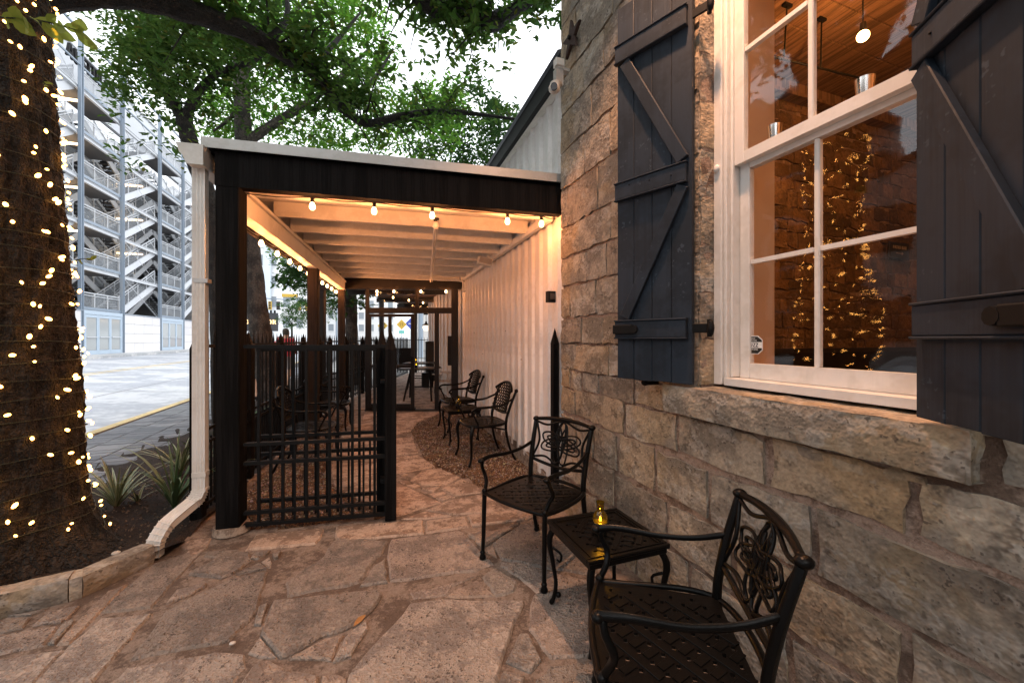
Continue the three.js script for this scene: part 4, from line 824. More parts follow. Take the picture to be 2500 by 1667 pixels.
{
  const c = knotChair, C = M.cast;
  const outline = []; for (let i = 0; i <= 10; i++) { const t = i / 10, x = mix(-.25, .25, t); outline.push([x, .235 + .03 * (1 - (x / .25) ** 2)]); } outline.push([.225, -.215], [-.225, -.215]);
  const hs = holes(.25, .23, .054, .016, 0, seatClip);
  obj('seat', [lattice2(outline, hs, .016, .428, .010), ...weave(hs, .054, .4395, .20)], C, c);
  obj('seat_rim', [tube([...outline.map(p => V(p[0], .434, p[1])), V(-.25, .434, .235)], .013, 60, 6)], C, c);
  for (const s of [-1, 1]) {
    obj('front_leg', [taper([V(s * .255, .0, .245), V(s * .252, .22, .238), V(s * .25, .44, .232)], [.0125, .0145, .0155], 8, 6), lathe([[0, 0], [.021, 0], [.023, .012], [.014, .035], [.019, .043], [.012, .055], [0, .056]], 10).translate(s * .255, 0, .245), ball(.019, s * .25, .445, .232)], C, c);
    obj('rear_leg', [taper([V(s * .235, 0, -.30), V(s * .228, .22, -.245), V(s * .226, .44, -.215), V(s * .232, .62, -.24), V(s * .240, .84, -.30)], [.014, .016, .018, .018, .016], 8, 14), lathe([[0, 0], [.021, 0], [.023, .012], [.014, .035], [.019, .043], [0, .05]], 10).translate(s * .235, 0, -.30), new THREE.SphereGeometry(.024, 10, 8).scale(1, .8, 1.1).translate(s * .242, .845, -.302)], C, c);
    obj('arm', [taper([V(s * .25, .45, .228), V(s * .262, .50, .205), V(s * .285, .545, .20), V(s * .283, .60, .225), V(s * .272, .635, .232)], [.012, .013, .013, .012, .013], 8, 14), taper([V(s * .272, .642, .245), V(s * .276, .650, .16), V(s * .268, .640, .0), V(s * .25, .652, -.14), V(s * .234, .685, -.255)], [.017, .014, .0125, .0125, .013], 8, 18, 0, R0, .8), new THREE.SphereGeometry(.021, 8, 6).scale(1.1, .8, 1).translate(s * .272, .640, .246)], C, c);
    obj('side_rail', rod(V(s * .25, .425, .23), V(s * .226, .425, -.215), .011, 6), C, c);
  }
  // back: rails, corner arcs and interlaced knot, on a gently raked plane
  const bp = (x, y, o = 0) => V(x, y, -.228 - .072 * ((y - .5) / .34) ** 1.5 * (y > .5 ? 1 : 0) + .02 * (1 - (x / .24) ** 2) * -1 + o);
  const curve = (pts, r, n = 20, closed = false, o = 0) => tube(pts.map(([x, y], i) => bp(x, y, o)), r, n, 6, closed);
  obj('top_rail', taper([[-.24, .845], [-.12, .858], [0, .862], [.12, .858], [.24, .845]].map(([x, y]) => bp(x, y)), [.013, .015, .016, .015, .013], 8, 14), C, c);
  obj('lower_rail', taper([[-.228, .565], [-.12, .545], [0, .535], [.12, .545], [.228, .565]].map(([x, y]) => bp(x, y)), [.012, .012, .012, .012, .012], 8, 12), C, c);
  obj('back_arcs', [curve([[-.235, .83], [-.14, .812], [-.03, .845], [0, .85]], .0085), curve([[.235, .83], [.14, .812], [.03, .845], [0, .85]], .0085), curve([[-.226, .82], [-.185, .70], [-.222, .585]], .0085), curve([[.226, .82], [.185, .70], [.222, .585]], .0085), curve([[-.215, .58], [-.12, .592], [-.03, .552]], .0085), curve([[.215, .58], [.12, .592], [.03, .552]], .0085)], C, c);
  const loop = (rx, ry, cx, cy, tilt, pinch) => { const o = []; for (let i = 0; i < 20; i++) { const a = i / 20 * 2 * Math.PI; let x = Math.cos(a) * rx, y = Math.sin(a) * ry; if (rx > ry) y *= 1 - pinch * (1 - Math.abs(x) / rx); else x *= 1 - pinch * (1 - Math.abs(y) / ry); o.push([cx + x * Math.cos(tilt) - y * Math.sin(tilt), cy + x * Math.sin(tilt) + y * Math.cos(tilt)]); } return o; };
  const kn = (pts, o) => tube(pts.map(([x, y], i) => bp(x, y, o * Math.sin(i * 1.9) * .8)), .0066, 70, 6, true);
  obj('knotwork', [kn(loop(.168, .055, 0, .70, .25, .25), .004), kn(loop(.168, .055, 0, .70, -.25, .25), -.004), kn(loop(.125, .026, 0, .70, .25, .1), .003), kn(loop(.125, .026, 0, .70, -.25, .1), -.003), kn(loop(.045, .142, .016, .70, .10, .15), .004), kn(loop(.045, .142, -.016, .70, -.10, .15), -.004), kn(loop(.022, .105, .012, .70, -.16, 0), .003), kn(loop(.022, .105, -.012, .70, .16, 0), -.003)], C, c);
}
const faceTurn = (dx, dz) => Math.atan2(dx, dz);           // chair faces +z when turn is 0
knotChair.position.set(1.055, 0, -2.415); knotChair.rotation.y = faceTurn(-.88, .46);
copyOf(knotChair, [.985, 0, -1.105], faceTurn(-.85, -.526), 'black knotwork-back armchair facing the candle table below the right shutter');
const sideTable = thing('side_table', 'small square black lattice table holding a candle lamp between two armchairs', 'table', [1.155, 0, -1.765]);
{
  const t = sideTable, C = M.cast, w = .222, hs = holes(.20, .20, .05, .016, 0, (x, z, s) => Math.abs(x) < .172 && Math.abs(z) < .172);
  obj('tabletop', [lattice2([[-w, w], [w, w], [w, -w], [-w, -w]], hs, .016, .436, .012), ...weave(hs, .05, .4495, .175)], C, t);
  obj('edge_moulding', [[-1, 0], [1, 0], [0, -1], [0, 1]].flatMap(([a, b]) => [chamfer(a ? .022 : .45, .018, b ? .022 : .406, .004).translate(a * .214, .447, b * .214), chamfer(a ? .010 : .40, .006, b ? .010 : .38, .002).translate(a * .190, .452, b * .190), chamfer(a ? .016 : .43, .03, b ? .016 : .40, .003).translate(a * .206, .424, b * .206)]), C, t);
  for (const [a, b] of [[-1, -1], [1, -1], [1, 1], [-1, 1]]) obj('leg', [taper([V(a * .185, .43, b * .185), V(a * .212, .36, b * .212), V(a * .20, .24, b * .20), V(a * .186, .12, b * .186), V(a * .196, .03, b * .196), V(a * .206, .006, b * .206)], [.017, .018, .013, .011, .012, .014], 8, 16), ball(.016, a * .176, .06, b * .176), taper([V(a * .20, .31, b * .20), V(a * .165, .28, b * .165), V(a * .17, .24, b * .17), V(a * .182, .25, b * .182)], [.008, .007, .007, .006], 6, 8), taper([V(a * .19, .43, b * .19), V(a * .14, .415, b * .19), V(a * .10, .428, b * .20)], [.010, .008, .006], 6, 8)], C, t);
}
const candle = thing('candle_lamp', 'amber glass candle lamp glowing on the small lattice table', 'candle lamp', [1.119, .4535, -1.747]);
{
  obj('base_bowl', lathe([[0, 0], [.030, 0], [.036, .012], [.0375, .03], [.0365, .062], [.034, .066], [0, .06]], 18), std(lin(.012, .011, .008), .25), candle);
  obj('glass_shade', lathe([[.034, .066], [.037, .075], [.036, .095], [.027, .113], [.0195, .120], [.0185, .130], [.0195, .160], [.0215, .166]], 20), phy(lin(.62, .50, .06), .06, { transmission: 1, thickness: 0, ior: 1.5, side: THREE.DoubleSide }), candle);
  obj('flame', lathe([[0, .066], [.005, .069], [.006, .076], [.003, .088], [0, .096]], 10), M.flame, candle);
  pointLamp(candle, 0, .084, 0, .05, .4, new THREE.Color(1, .5, .12));
}
// second kind of chair: arched lattice back
const archChair = thing('lattice_armchair', 'black cast metal armchair with arched lattice back against the corrugated wall, nearest the gate post', 'chair', [0, 0, 0]);
{
  const c = archChair, C = M.cast, out = [];
  for (let i = 0; i < 24; i++) { const a = i / 24 * Math.PI * 2; out.push([Math.sign(Math.cos(a)) * Math.abs(Math.cos(a)) ** .6 * .255, Math.sign(Math.sin(a)) * Math.abs(Math.sin(a)) ** .7 * .235 + .01]); }
  const hs = holes(.24, .22, .05, .014, 0, (x, z) => (x / .215) ** 2 + ((z - .01) / .20) ** 2 < 1);
  obj('seat', [lattice2(out.map(p => p), hs, .014, .425, .012), ...weave(hs, .05, .438, .20)], C, c);
  obj('seat_rim', tube(out.map(p => V(p[0], .428, p[1])), .018, 48, 8, true), C, c);
  for (const s of [-1, 1]) {
    obj('front_leg', taper([V(s * .235, .43, .20), V(s * .262, .34, .235), V(s * .245, .20, .228), V(s * .245, .08, .232), V(s * .26, .0, .258)], [.022, .022, .015, .013, .016], 8, 14), C, c);
    obj('rear_leg', [taper([V(s * .25, .0, -.31), V(s * .225, .18, -.235), V(s * .22, .43, -.20), V(s * .235, .62, -.245), V(s * .25, .80, -.315)], [.014, .015, .018, .017, .015], 8, 14), ball(.024, s * .252, .805, -.318)], C, c);
    obj('arm', [taper([V(s * .245, .715, -.275), V(s * .275, .655, -.12), V(s * .29, .645, .08), V(s * .285, .64, .20), V(s * .28, .60, .235), V(s * .275, .58, .205), V(s * .275, .60, .185)], [.012, .013, .015, .015, .013, .010, .008], 8, 22), taper([V(s * .27, .61, .225), V(s * .255, .53, .19), V(s * .262, .47, .16), V(s * .245, .43, .15)], [.012, .011, .011, .012], 8, 10)], C, c);
    obj('stretcher', taper([V(s * .235, .36, -.205), V(s * .24, .40, -.05), V(s * .24, .42, .05)], [.009, .008, .008], 6, 8), C, c);
  }
  const bz = (x, y) => -.215 - .10 * ((y - .5) / .36) + .035 * (x / .24) ** 2;
  const arch = x => .80 + .085 * (1 - (x / .235) ** 2), low = x => .56 - .03 * (1 - (x / .225) ** 2);
  const P = (x, y) => V(x, y, bz(x, y));
  obj('back_rim', [tube([...Array(13)].map((_, i) => { const x = -.235 + .47 * i / 12; return P(x, arch(x)); }), .016, 30, 8), tube([...Array(9)].map((_, i) => { const x = -.225 + .45 * i / 8; return P(x, low(x)); }), .012, 20, 8)], C, c);
  const bars = []; for (const s of [-1, 1]) for (let k = -10; k <= 14; k++) { const pts = []; for (let i = 0; i <= 30; i++) { const y = .52 + i * .0125, x = s * (k * .048 + (y - .52) * .75 - .18); if (Math.abs(x) < .228 && y > low(x) && y < arch(x)) pts.push(P(x, y)); } if (pts.length > 2) bars.push(tube([pts[0], pts[pts.length >> 1], pts[pts.length - 1]], .0065, 6, 5)); }
  obj('back_lattice', bars, C, c);
}
archChair.position.set(1.30, rightBed.H(1.2, -4.55) - .01, -4.55); archChair.rotation.y = faceTurn(-1, .08);
copyOf(archChair, [1.36, rightBed.H(1.3, -6.15) - .01, -6.15], faceTurn(-1, .1), 'black cast metal armchair with arched lattice back by the corrugated wall, near the glass screen');
copyOf(archChair, [-.60, leftBed.H(-.6, -5.05) - .005, -5.05], faceTurn(1, .12), 'black arched lattice-back armchair by the iron fence, nearest the folded gate');
copyOf(archChair, [-.50, leftBed.H(-.5, -6.75) - .005, -6.75], faceTurn(1, .1), 'black cast metal armchair with arched lattice back by the iron fence, behind the brown post');
copyOf(sideTable, [1.22, rightBed.H(1.2, -5.36), -5.36], 0, 'small square black lattice table between two chairs on the gravel bed');
{ const c2 = copyOf(candle, [1.18, rightBed.H(1.2, -5.36) + .4535, -5.36], 0, 'amber glass candle lamp on the table by the corrugated wall'); }
// ---------------------------------------------------------------- trees and plants
function leafGeo(L, W) {                                   // one folded leaf, stalk at the origin, pointing +y
  const p = [[0, 0], [W * .42, L * .3], [W * .5, L * .58], [W * .28, L * .85], [0, L], [-W * .28, L * .85], [-W * .5, L * .58], [-W * .42, L * .3]];
  const pos = [], mid = [[0, 0], [0, L * .45, -W * .10], [0, L, -W * .05]];
  const v = i => [p[i][0], p[i][1], Math.abs(p[i][0]) * .35]; const m = [0, L * .5, -W * .06];
  for (let i = 0; i < 8; i++) pos.push(...m, ...v(i), ...v((i + 1) % 8));
  const g = new THREE.BufferGeometry(); g.setAttribute('position', new THREE.Float32BufferAttribute(pos, 3)); g.computeVertexNormals(); g.setAttribute('uv', new THREE.Float32BufferAttribute(new Float32Array(48), 2)); return g;
}
const leafMat = (r, g, b) => new THREE.MeshPhysicalMaterial({ color: lin(r, g, b), roughness: .8, transmission: .5, thickness: 0, specularIntensity: .12, side: THREE.DoubleSide });
const LEAF = { near: leafMat(.070, .135, .030), bright: leafMat(.125, .275, .04), dark: leafMat(.045, .10, .028), far: leafMat(.06, .13, .04) };
const LG = leafGeo(1, .48);
// sprays of leaves round given twig ends: spots [[Vector3, radius, count]], size in metres
function crown(parent, spots, size, mat, seed, droop = .35, vary = .35) {
  const r = rng(seed), n = spots.reduce((a, s) => a + s[2], 0), im = new THREE.InstancedMesh(LG, mat, n), m = new THREE.Matrix4(), q = new THREE.Quaternion(), e = new THREE.Euler(); let k = 0;
  const pp = parent.position;
  for (const [c, rad, cnt] of spots) {
    const hue = rr(.7, 1.35, r), ax = V(r() - .5, (r() - .5) * .5, r() - .5).normalize();
    for (let i = 0; i < cnt; i++) {
      // leaves sit in alternate rows along short twigs that fan out from the spray centre
      const tw = Math.floor(r() * 5), ta = tw * 1.26 + c.x * 7, t = r(), dir = V(Math.cos(ta), (r() - .62) * .5 - .1 * tw % .3, Math.sin(ta)).add(ax.clone().multiplyScalar(.5)).normalize();
      const p = c.clone().addScaledVector(dir, rad * (.15 + .9 * t)).add(V((r() - .5) * rad * .35, (r() - .5) * rad * .45, (r() - .5) * rad * .35));
      e.set((r() - .5) * 1.6 - Math.PI / 2 - droop + (r() < .5 ? .6 : 0), r() * 6.28, (r() - .5) * 1.4, 'YXZ'); q.setFromEuler(e);
      const s = size * rr(1 - vary, 1 + vary, r); m.compose(p.sub(pp), q, V(s, s, s)); im.setMatrixAt(k, m);
      const b = hue * rr(.75, 1.25, r), yel = r() < .03 ? 1.8 : 1; im.setColorAt(k, lin(b * rr(.85, 1.2, r) * yel, b * (yel > 1 ? 1.1 : 1), b * rr(.7, 1.1, r))); k++;
    }
  }
  im.name = 'crown'; im.userData.kind = 'stuff'; im.castShadow = im.receiveShadow = true; parent.add(im); return im;
}
const limbs = [];
function limb(parent, pts, radii, mat, name = 'limb', n = 0, seg = 9, wob = .16) { const g = taper(pts, radii, seg, n || pts.length * 5, wob, rng(pts.length * 13 + Math.round(pts[0].x * 100))); return objW(name, g, mat, parent, true); }
function twigs(base, count, len, seed, up = .2) {           // thin shoots from points along limbs; returns shoot ends and one geometry list
  const r = rng(seed), ends = [], geos = [];
  for (let i = 0; i < count; i++) {
    const f = r() * (base.length - 1), k = Math.floor(f), p = base[k].clone().lerp(base[k + 1] || base[k], f - k), L = len * rr(.5, 1.3, r);
    const d = V(r() - .5, (r() - .5) * .9 + up, r() - .5).normalize(), mid = p.clone().addScaledVector(d, L * .5).add(V((r() - .5) * .15 * L, .08 * L, (r() - .5) * .15 * L)), q = p.clone().addScaledVector(d, L).add(V(0, -.1 * L, 0));
    geos.push(taper([p, mid, q], [.012 * L + .004, .008 * L + .003, .003], 5)); ends.push(mid, q, p.clone().lerp(mid, .6));
  }
  return { ends, geos };
}
const spotsOf = (ends, rad, cnt) => ends.map(p => [p, rad, cnt]);
// --- the big tree at the left, wrapped in lights
const bigTree = thing('oak_tree', 'large rough-barked tree wrapped in tiny lights at the planting bed', 'tree', [-2.2, 0, -3.45]);
const trunkAxis = y => V(-2.2 - .012 * y + .03 * Math.sin(y * 1.1), y, -3.45);
const trunkR = y => .335 - .012 * y + .30 * Math.exp(-y * 4.2) + .05 * Math.exp(-((y - .9) ** 2) * 1.5);
{
  const r = rng(61), seg = 84, rows = 150, pos = [], idx = [], uv = [];
  const plate = (a, y) => { const u = a * 7 + Math.sin(y * 3.1) * .5, k = Math.sin(u * 3 + Math.sin(y * 9 + a * 5) * 1.1) * .5 + Math.sin(u * 5.3 + y * 2.7 + Math.sin(y * 17) * .8) * .35; return k; };
  for (let j = 0; j <= rows; j++) { const y = -.12 + j * .033, c = trunkAxis(y); for (let k = 0; k <= seg; k++) { const a = (k % seg) / seg * Math.PI * 2; const fl = 1 + .14 * Math.exp(-Math.max(y, 0) * 3.5) * Math.sin(a * 5 + 1); const rad = trunkR(Math.max(y, 0)) * fl + .020 * plate(a, y) + .005 * Math.sin(a * 41 + y * 63); pos.push(c.x + Math.cos(a) * rad, y, c.z + Math.sin(a) * rad); uv.push(k / seg * 2.2, y); } }
  for (let j = 0; j < rows; j++) for (let k = 0; k < seg; k++) { const a = j * (seg + 1) + k, b = a + 1, c = a + seg + 1, d = c + 1; idx.push(a, c, b, b, c, d); }
  const g = new THREE.BufferGeometry(); g.setAttribute('position', new THREE.Float32BufferAttribute(pos, 3)); g.setAttribute('uv', new THREE.Float32BufferAttribute(uv, 2)); g.setIndex(idx); g.computeVertexNormals();
  objW('trunk', g, M.bark, bigTree, true);
}
const L1 = [along(60, 10, 3.3), along(160, -12, 3.3), along(266, -16, 3.4), along(365, 0, 3.55), along(487, 36, 3.8), along(597, 76, 4.0), along(653, 106, 4.2), along(708, 143, 4.4), along(758, 170, 4.6), along(791, 210, 4.8), along(835, 263, 5.05), along(890, 300, 5.3), along(984, 282, 5.6), along(1095, 272, 6.0), along(1261, 291, 6.4)];
limb(bigTree, L1, [.125, .115, .105, .098, .092, .086, .082, .078, .072, .066, .058, .052, .048, .038, .02], M.bark, 'limb', 60, 10, .22);
const L2 = [V(-2.2, 3.9, -3.4), V(-1.6, 5.1, -3.2), V(-.6, 5.55, -3.6), V(.25, 5.25, -4.1), along(1050, 8, 4.3), along(1130, 28, 4.4), along(1195, 52, 4.5), along(1260, 20, 4.8), along(1360, -40, 5.2)];
limb(bigTree, L2, [.2, .16, .13, .12, .11, .105, .10, .07, .05], M.bark, 'limb', 40, 10, .22);
const L3 = [V(-2.2, 4.2, -3.4), V(-1.7, 5.8, -2.2), V(-.9, 6.6, -.8), V(.2, 6.9, .8), V(.8, 6.9, 2.2)];
limb(bigTree, L3, [.2, .16, .13, .09, .05], M.bark, 'limb', 24);
const L4 = [V(-2.25, 4.2, -3.5), V(-2.8, 6.2, -4.2), V(-3.2, 8.0, -5.2), V(-3.3, 9.4, -5.4)];
limb(bigTree, L4, [.22, .18, .12, .05], M.bark, 'limb', 20);
const L5 = [V(-2.25, 4.3, -3.4), V(-3.0, 5.6, -1.8), V(-3.4, 6.6, .2), V(-3.5, 7.0, 2.0)];
limb(bigTree, L5, [.2, .15, .1, .04], M.bark, 'limb', 20);
const br = [[L1[10], along(910, 195, 5.6), along(960, 120, 6.0)], [L1[8], along(820, 100, 5.2), along(880, 30, 5.6)], [L1[6], along(700, 40, 4.5), along(690, -60, 4.8)]];
br.forEach(b => limb(bigTree, b, [.045, .03, .014], M.barkFine, 'limb', 12, 7));
{
  const r = rng(303);
  const t1 = twigs(L1.slice(3), 46, .75, 400, .15), t2 = twigs(L2.slice(3), 36, .62, 401, -.15);
  objW('twigs', [...t1.geos, ...t2.geos], M.barkFine, bigTree, true).userData.kind = 'stuff';
  crown(bigTree, [...spotsOf(t1.ends, .24, 27), ...spotsOf(t2.ends, .22, 17)], .088, LEAF.near, 402);
  // high crown out of view, added to shade the patio and the street edge
  const hi = []; 
  for (let i = 0; i < 700; i++) { const a = r() * 6.28, d = Math.sqrt(r()); const x = -.6 + Math.cos(a) * d * 6.4, z = .2 + Math.sin(a) * d * 7.0, y = 6.9 + 1.9 * Math.sqrt(Math.max(0, 1 - d * d)) * rr(-.2, 1, r) - .9 * d * r(); if (z < -5.2 && x > -1) continue; hi.push([V(x, y, z), .55, 30]); }
  crown(bigTree, hi, .19, LEAF.dark, 404);
  const low = []; for (let i = 0; i < 90; i++) { const x = rr(-4.6, -2.4, r), z = rr(-1.6, 3, r); low.push([V(x, rr(3.9, 6.4, r), z), .4, 24]); }  // low sprays out of view, added to dim light from the street side
  crown(bigTree, low, .12, LEAF.near, 405);
}
// sprig hanging in front of the trunk, and one by the street
function sprig(u, v, t, dir, n, sz, seed, label) {
  const p = along(u, v, t), s = thing('leafy_sprig', label, 'leaves', [p.x, p.y, p.z]), r = rng(seed), g = new THREE.CatmullRomCurve3([V(0, 0, 0), dir.clone().multiplyScalar(.5).add(V(0, .02, 0)), dir]);
  obj('stem', taper([V(0, 0, 0), dir.clone().multiplyScalar(.5).add(V(0, .02, 0)), dir], [.004, .003, .002], 5, 8), M.barkFine, s);
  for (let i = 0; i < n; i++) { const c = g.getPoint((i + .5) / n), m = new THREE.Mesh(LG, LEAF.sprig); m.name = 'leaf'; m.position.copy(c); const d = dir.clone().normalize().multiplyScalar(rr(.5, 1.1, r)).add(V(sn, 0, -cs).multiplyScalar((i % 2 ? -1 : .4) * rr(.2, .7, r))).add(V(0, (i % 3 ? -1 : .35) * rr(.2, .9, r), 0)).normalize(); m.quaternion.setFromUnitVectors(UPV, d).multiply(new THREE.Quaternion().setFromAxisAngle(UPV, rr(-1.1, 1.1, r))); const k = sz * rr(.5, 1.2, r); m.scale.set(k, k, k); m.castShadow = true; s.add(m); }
}
LEAF.sprig = leafMat(.24, .28, .05);  // leaf colour brightened to stand for the glow of the trunk bulbs
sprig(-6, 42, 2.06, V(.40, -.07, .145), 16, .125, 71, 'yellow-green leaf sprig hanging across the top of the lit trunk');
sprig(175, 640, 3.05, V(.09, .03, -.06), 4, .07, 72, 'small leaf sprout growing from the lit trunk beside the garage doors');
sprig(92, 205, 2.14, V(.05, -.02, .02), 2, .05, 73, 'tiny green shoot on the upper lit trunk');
// --- other trees along the planting strip and beyond
function tree(label, base, trunkPts, radii, limbsList, spots, size, mat, seed, bark = M.barkGrey, group) {
  const t = thing('street_tree', label, 'tree', [base.x, 0, base.z]); if (group) t.userData.group = group;
  limb(t, trunkPts, radii, bark, 'trunk', trunkPts.length * 7, 12, .14);
  limbsList.forEach(([p, r]) => limb(t, p, r, bark, 'limb', p.length * 6, 8));
  crown(t, spots, size, mat, seed); return t;
}
const cloudSpots = (n, c, rx, ry, rz, rad, cnt, seed, shell = .35) => { const r = rng(seed), o = []; while (o.length < n) { const v = V(r() * 2 - 1, r() * 2 - 1, r() * 2 - 1); const l = v.length(); if (l > 1 || l < shell * r()) continue; const lump = 1 + .18 * Math.sin(v.x * 5 + seed) * Math.cos(v.z * 4 + v.y * 3); o.push([V(c.x + v.x * rx * lump, c.y + v.y * ry * lump, c.z + v.z * rz * lump), rad, cnt]); } return o; };
{ // forked tree hidden behind the near post
  const b = along(548, 1000, 6.4).setY(0), P = [b, along(535, 700, 6.4), along(505, 480, 6.4), along(476, 395, 6.45), along(448, 293, 6.5)];
  const f1 = [P[4], along(418, 245, 6.5), along(387, 204, 6.5), along(360, 150, 6.6), along(330, 60, 6.8)], f2 = [along(452, 300, 6.5), along(470, 245, 6.5), along(526, 182, 6.6), along(625, 144, 6.9), along(700, 60, 7.2)], f3 = [along(526, 182, 6.6), along(515, 110, 6.7), along(480, 10, 6.9)];
  const tw = [...twigs(f1, 34, .9, 501).ends, ...twigs(f2, 34, .9, 502).ends, ...twigs(f3, 20, .8, 503).ends];
  const r = rng(505), extra = []; for (let i = 0; i < 120; i++) extra.push([along(rr(270, 470, r), rr(20, 230, r), rr(5.6, 7.2, r)), .26, 22]);
  for (let i = 0; i < 22; i++) extra.push([along(rr(265, 460, r), rr(230, 410, r), rr(5.6, 6.6, r)), .2, 11]);
  tree('forked grey tree rising behind the white gutter', b, P, [.17, .15, .135, .125, .115], [[f1, [.095, .08, .07, .055, .03]], [f2, [.085, .07, .055, .04, .02]], [f3, [.04, .03, .015]]], [...spotsOf(tw, .24, 19), ...extra], .092, LEAF.near, 504, M.bark);
}
{ // leaning tree seen between the first two posts
  const b = along(668, 1010, 7.8).setY(0), P = [b, along(655, 930, 7.8), along(634, 800, 7.8), along(620, 690, 7.85), along(606, 520, 7.9), along(594, 330, 8), along(588, 200, 8.1), along(584, 60, 8.3)];
  const f1 = [along(600, 350, 8), along(640, 320, 8.2), along(720, 270, 8.6), along(800, 215, 9), along(900, 120, 9.4)], f2 = [along(590, 250, 8.1), along(560, 290, 8), along(520, 320, 7.9)], f3 = [along(598, 345, 8), along(650, 380, 8.6), along(760, 360, 9.6)], f4 = [along(588, 180, 8.1), along(690, 60, 9), along(800, -60, 10)];
  const r = rng(515), sp = []; for (let i = 0; i < 1100; i++) { const u = rr(500, 1130, r), v = rr(-120, 360, r); if (v < 20 && r() < .3) continue; if (u > 940 && v < 230 - (u - 940) * .2) continue; sp.push([along(u, v, rr(8, 11, r)), .34, 26]); }
  for (let i = 0; i < 70; i++) sp.push([along(rr(640, 1080, r), rr(330, 420, r), rr(9, 11.5, r)), .3, 14]);
  for (let i = 0; i < 26; i++) sp.push([along(rr(655, 690, r), rr(560, 640, r), rr(8.5, 9, r)), .18, 6]);
  tree('tall leaning tree between the iron fence and the brick pavement', b, P, [.23, .2, .19, .175, .16, .15, .14, .11], [[f1, [.10, .09, .08, .06, .03]], [f2, [.05, .04, .02]], [f3, [.08, .06, .03]], [f4, [.09, .06, .03]]], sp, .104, LEAF.bright, 514);
}
{ // darker tree over the shed roof
  const c = along(1150, 345, 15), b = V(c.x, 0, c.z), sp = cloudSpots(230, c, 2.3, 1.7, 2.2, .45, 26, 521);
  tree('dark green tree standing beyond the shed roof', b, [b, V(b.x, 4, b.z), V(b.x, 8, b.z)], [.2, .17, .08], [], sp, .17, LEAF.dark, 522);
}
{ // street tree by the third post
  const b = along(862, 935, 12.5).setY(0), c = along(835, 690, 12.5), sp = [];
  const r = rng(531); for (let i = 0; i < 190; i++) sp.push([along(rr(690, 900, r), rr(560, 700, r), rr(11.5, 13.5, r)), .4, 22]); for (let i = 0; i < 30; i++) sp.push([along(rr(795, 905, r), rr(690, 760, r), rr(11.5, 13, r)), .3, 14]);
  tree('shadowy street tree behind the third post of the cover', b, [b, along(858, 800, 12.5), along(855, 690, 12.6), along(850, 560, 12.7)], [.2, .18, .17, .1], [], sp, .16, LEAF.dark, 532);
}
{ const b = along(772, 880, 24).setY(0), c = along(772, 735, 24); tree('small round green tree beside the traffic lights', b, [b, V(b.x, 2.4, b.z), V(b.x, 3.6, b.z)], [.12, .1, .05], [], cloudSpots(130, c, 1.25, 1.3, 1.2, .35, 24, 541), .14, LEAF.far, 542); }
{ const b = along(712, 885, 29).setY(0), c = along(712, 765, 29); tree('low green tree in front of the far white building', b, [b, V(b.x, 1.6, b.z), V(b.x, 2.6, b.z)], [.1, .08, .05], [], cloudSpots(90, c, 1.1, 1.2, 1.1, .35, 24, 543), .14, LEAF.far, 544); }
// --- strap-leaved plants in the bed
function flax(x, z, n, len, seed, label, col) {
  const p = thing('flax_plant', label, 'plant', [x, .02, z]), r = rng(seed);
  const mats = [std(lin(.17, .22, .11), .6, { side: THREE.DoubleSide }), std(lin(.42, .45, .32), .6, { side: THREE.DoubleSide }), std(lin(.07, .13, .05), .6, { side: THREE.DoubleSide })];
  for (let i = 0; i < n; i++) {
    const a = r() * 6.28, L = len * rr(.55, 1.1, r), lean = rr(.12, 1.0, r), w = rr(.009, .017, r), N = 6, mk = (o0, o1) => { const pos = [], idx = []; for (let k = 0; k <= N; k++) { const t = k / N, rad = lean * L * t * (.5 + .7 * t), y = L * t * (1 - .35 * lean * t * t), ww = w * (1 - t * t * .96) * (t < .1 ? .8 : 1); const cx = Math.cos(a), sz = Math.sin(a); for (const s of [o0, o1]) pos.push(cx * rad - sz * ww * s, y + Math.abs(s) * ww * .5, sz * rad + cx * ww * s); } for (let k = 0; k < N; k++) { const q = k * 2; idx.push(q, q + 1, q + 2, q + 1, q + 3, q + 2); } const g = new THREE.BufferGeometry(); g.setAttribute('position', new THREE.Float32BufferAttribute(pos, 3)); g.setIndex(idx); g.computeVertexNormals(); return g; };
    if (col) { const b = obj('leaf', mk(-.55, .55), mats[0], p); obj('leaf_edge', [mk(-1, -.55), mk(.55, 1)], mats[1], b); } else obj('leaf', mk(-1, 1), mats[r() < .3 ? 0 : 2], p);
  }
}
{ const p = onY(283, 1245, .02); flax(p.x, p.z, 42, .46, 81, 'cream striped strap-leaved plant beside the lit trunk', true); }
{ const p = onY(335, 1232, .02); flax(p.x, p.z, 9, .18, 82, 'small striped seedling plant in the dark soil', true); }
{ const p = onY(425, 1245, .02); flax(p.x, p.z, 40, .66, 83, 'tall dark green strap-leaved plant by the pointed fence post', false); }
{ const p = onY(440, 1160, .02); flax(p.x, p.z, 36, .5, 84, 'grey-green grassy plant behind the tall strap-leaved one', true); }
{ const p = V(-1.75, 0, -7.4); flax(p.x, p.z, 26, .5, 85, 'green strap-leaved plant outside the iron fence', false); }
{ // low ground cover along the pavement edge
  const r = rng(86), sp = []; for (let i = 0; i < 60; i++) sp.push([V(rr(-2.3, -1.9, r), .05, rr(-5.4, -8.5, r)), .12, 16]);
  const g = thing('ground_cover', 'low leafy ground cover along the brick pavement edge', 'ground cover', [0, 0, 0]); g.userData.kind = 'stuff'; crown(g, sp, .035, leafMat(.07, .085, .03), 87);
}
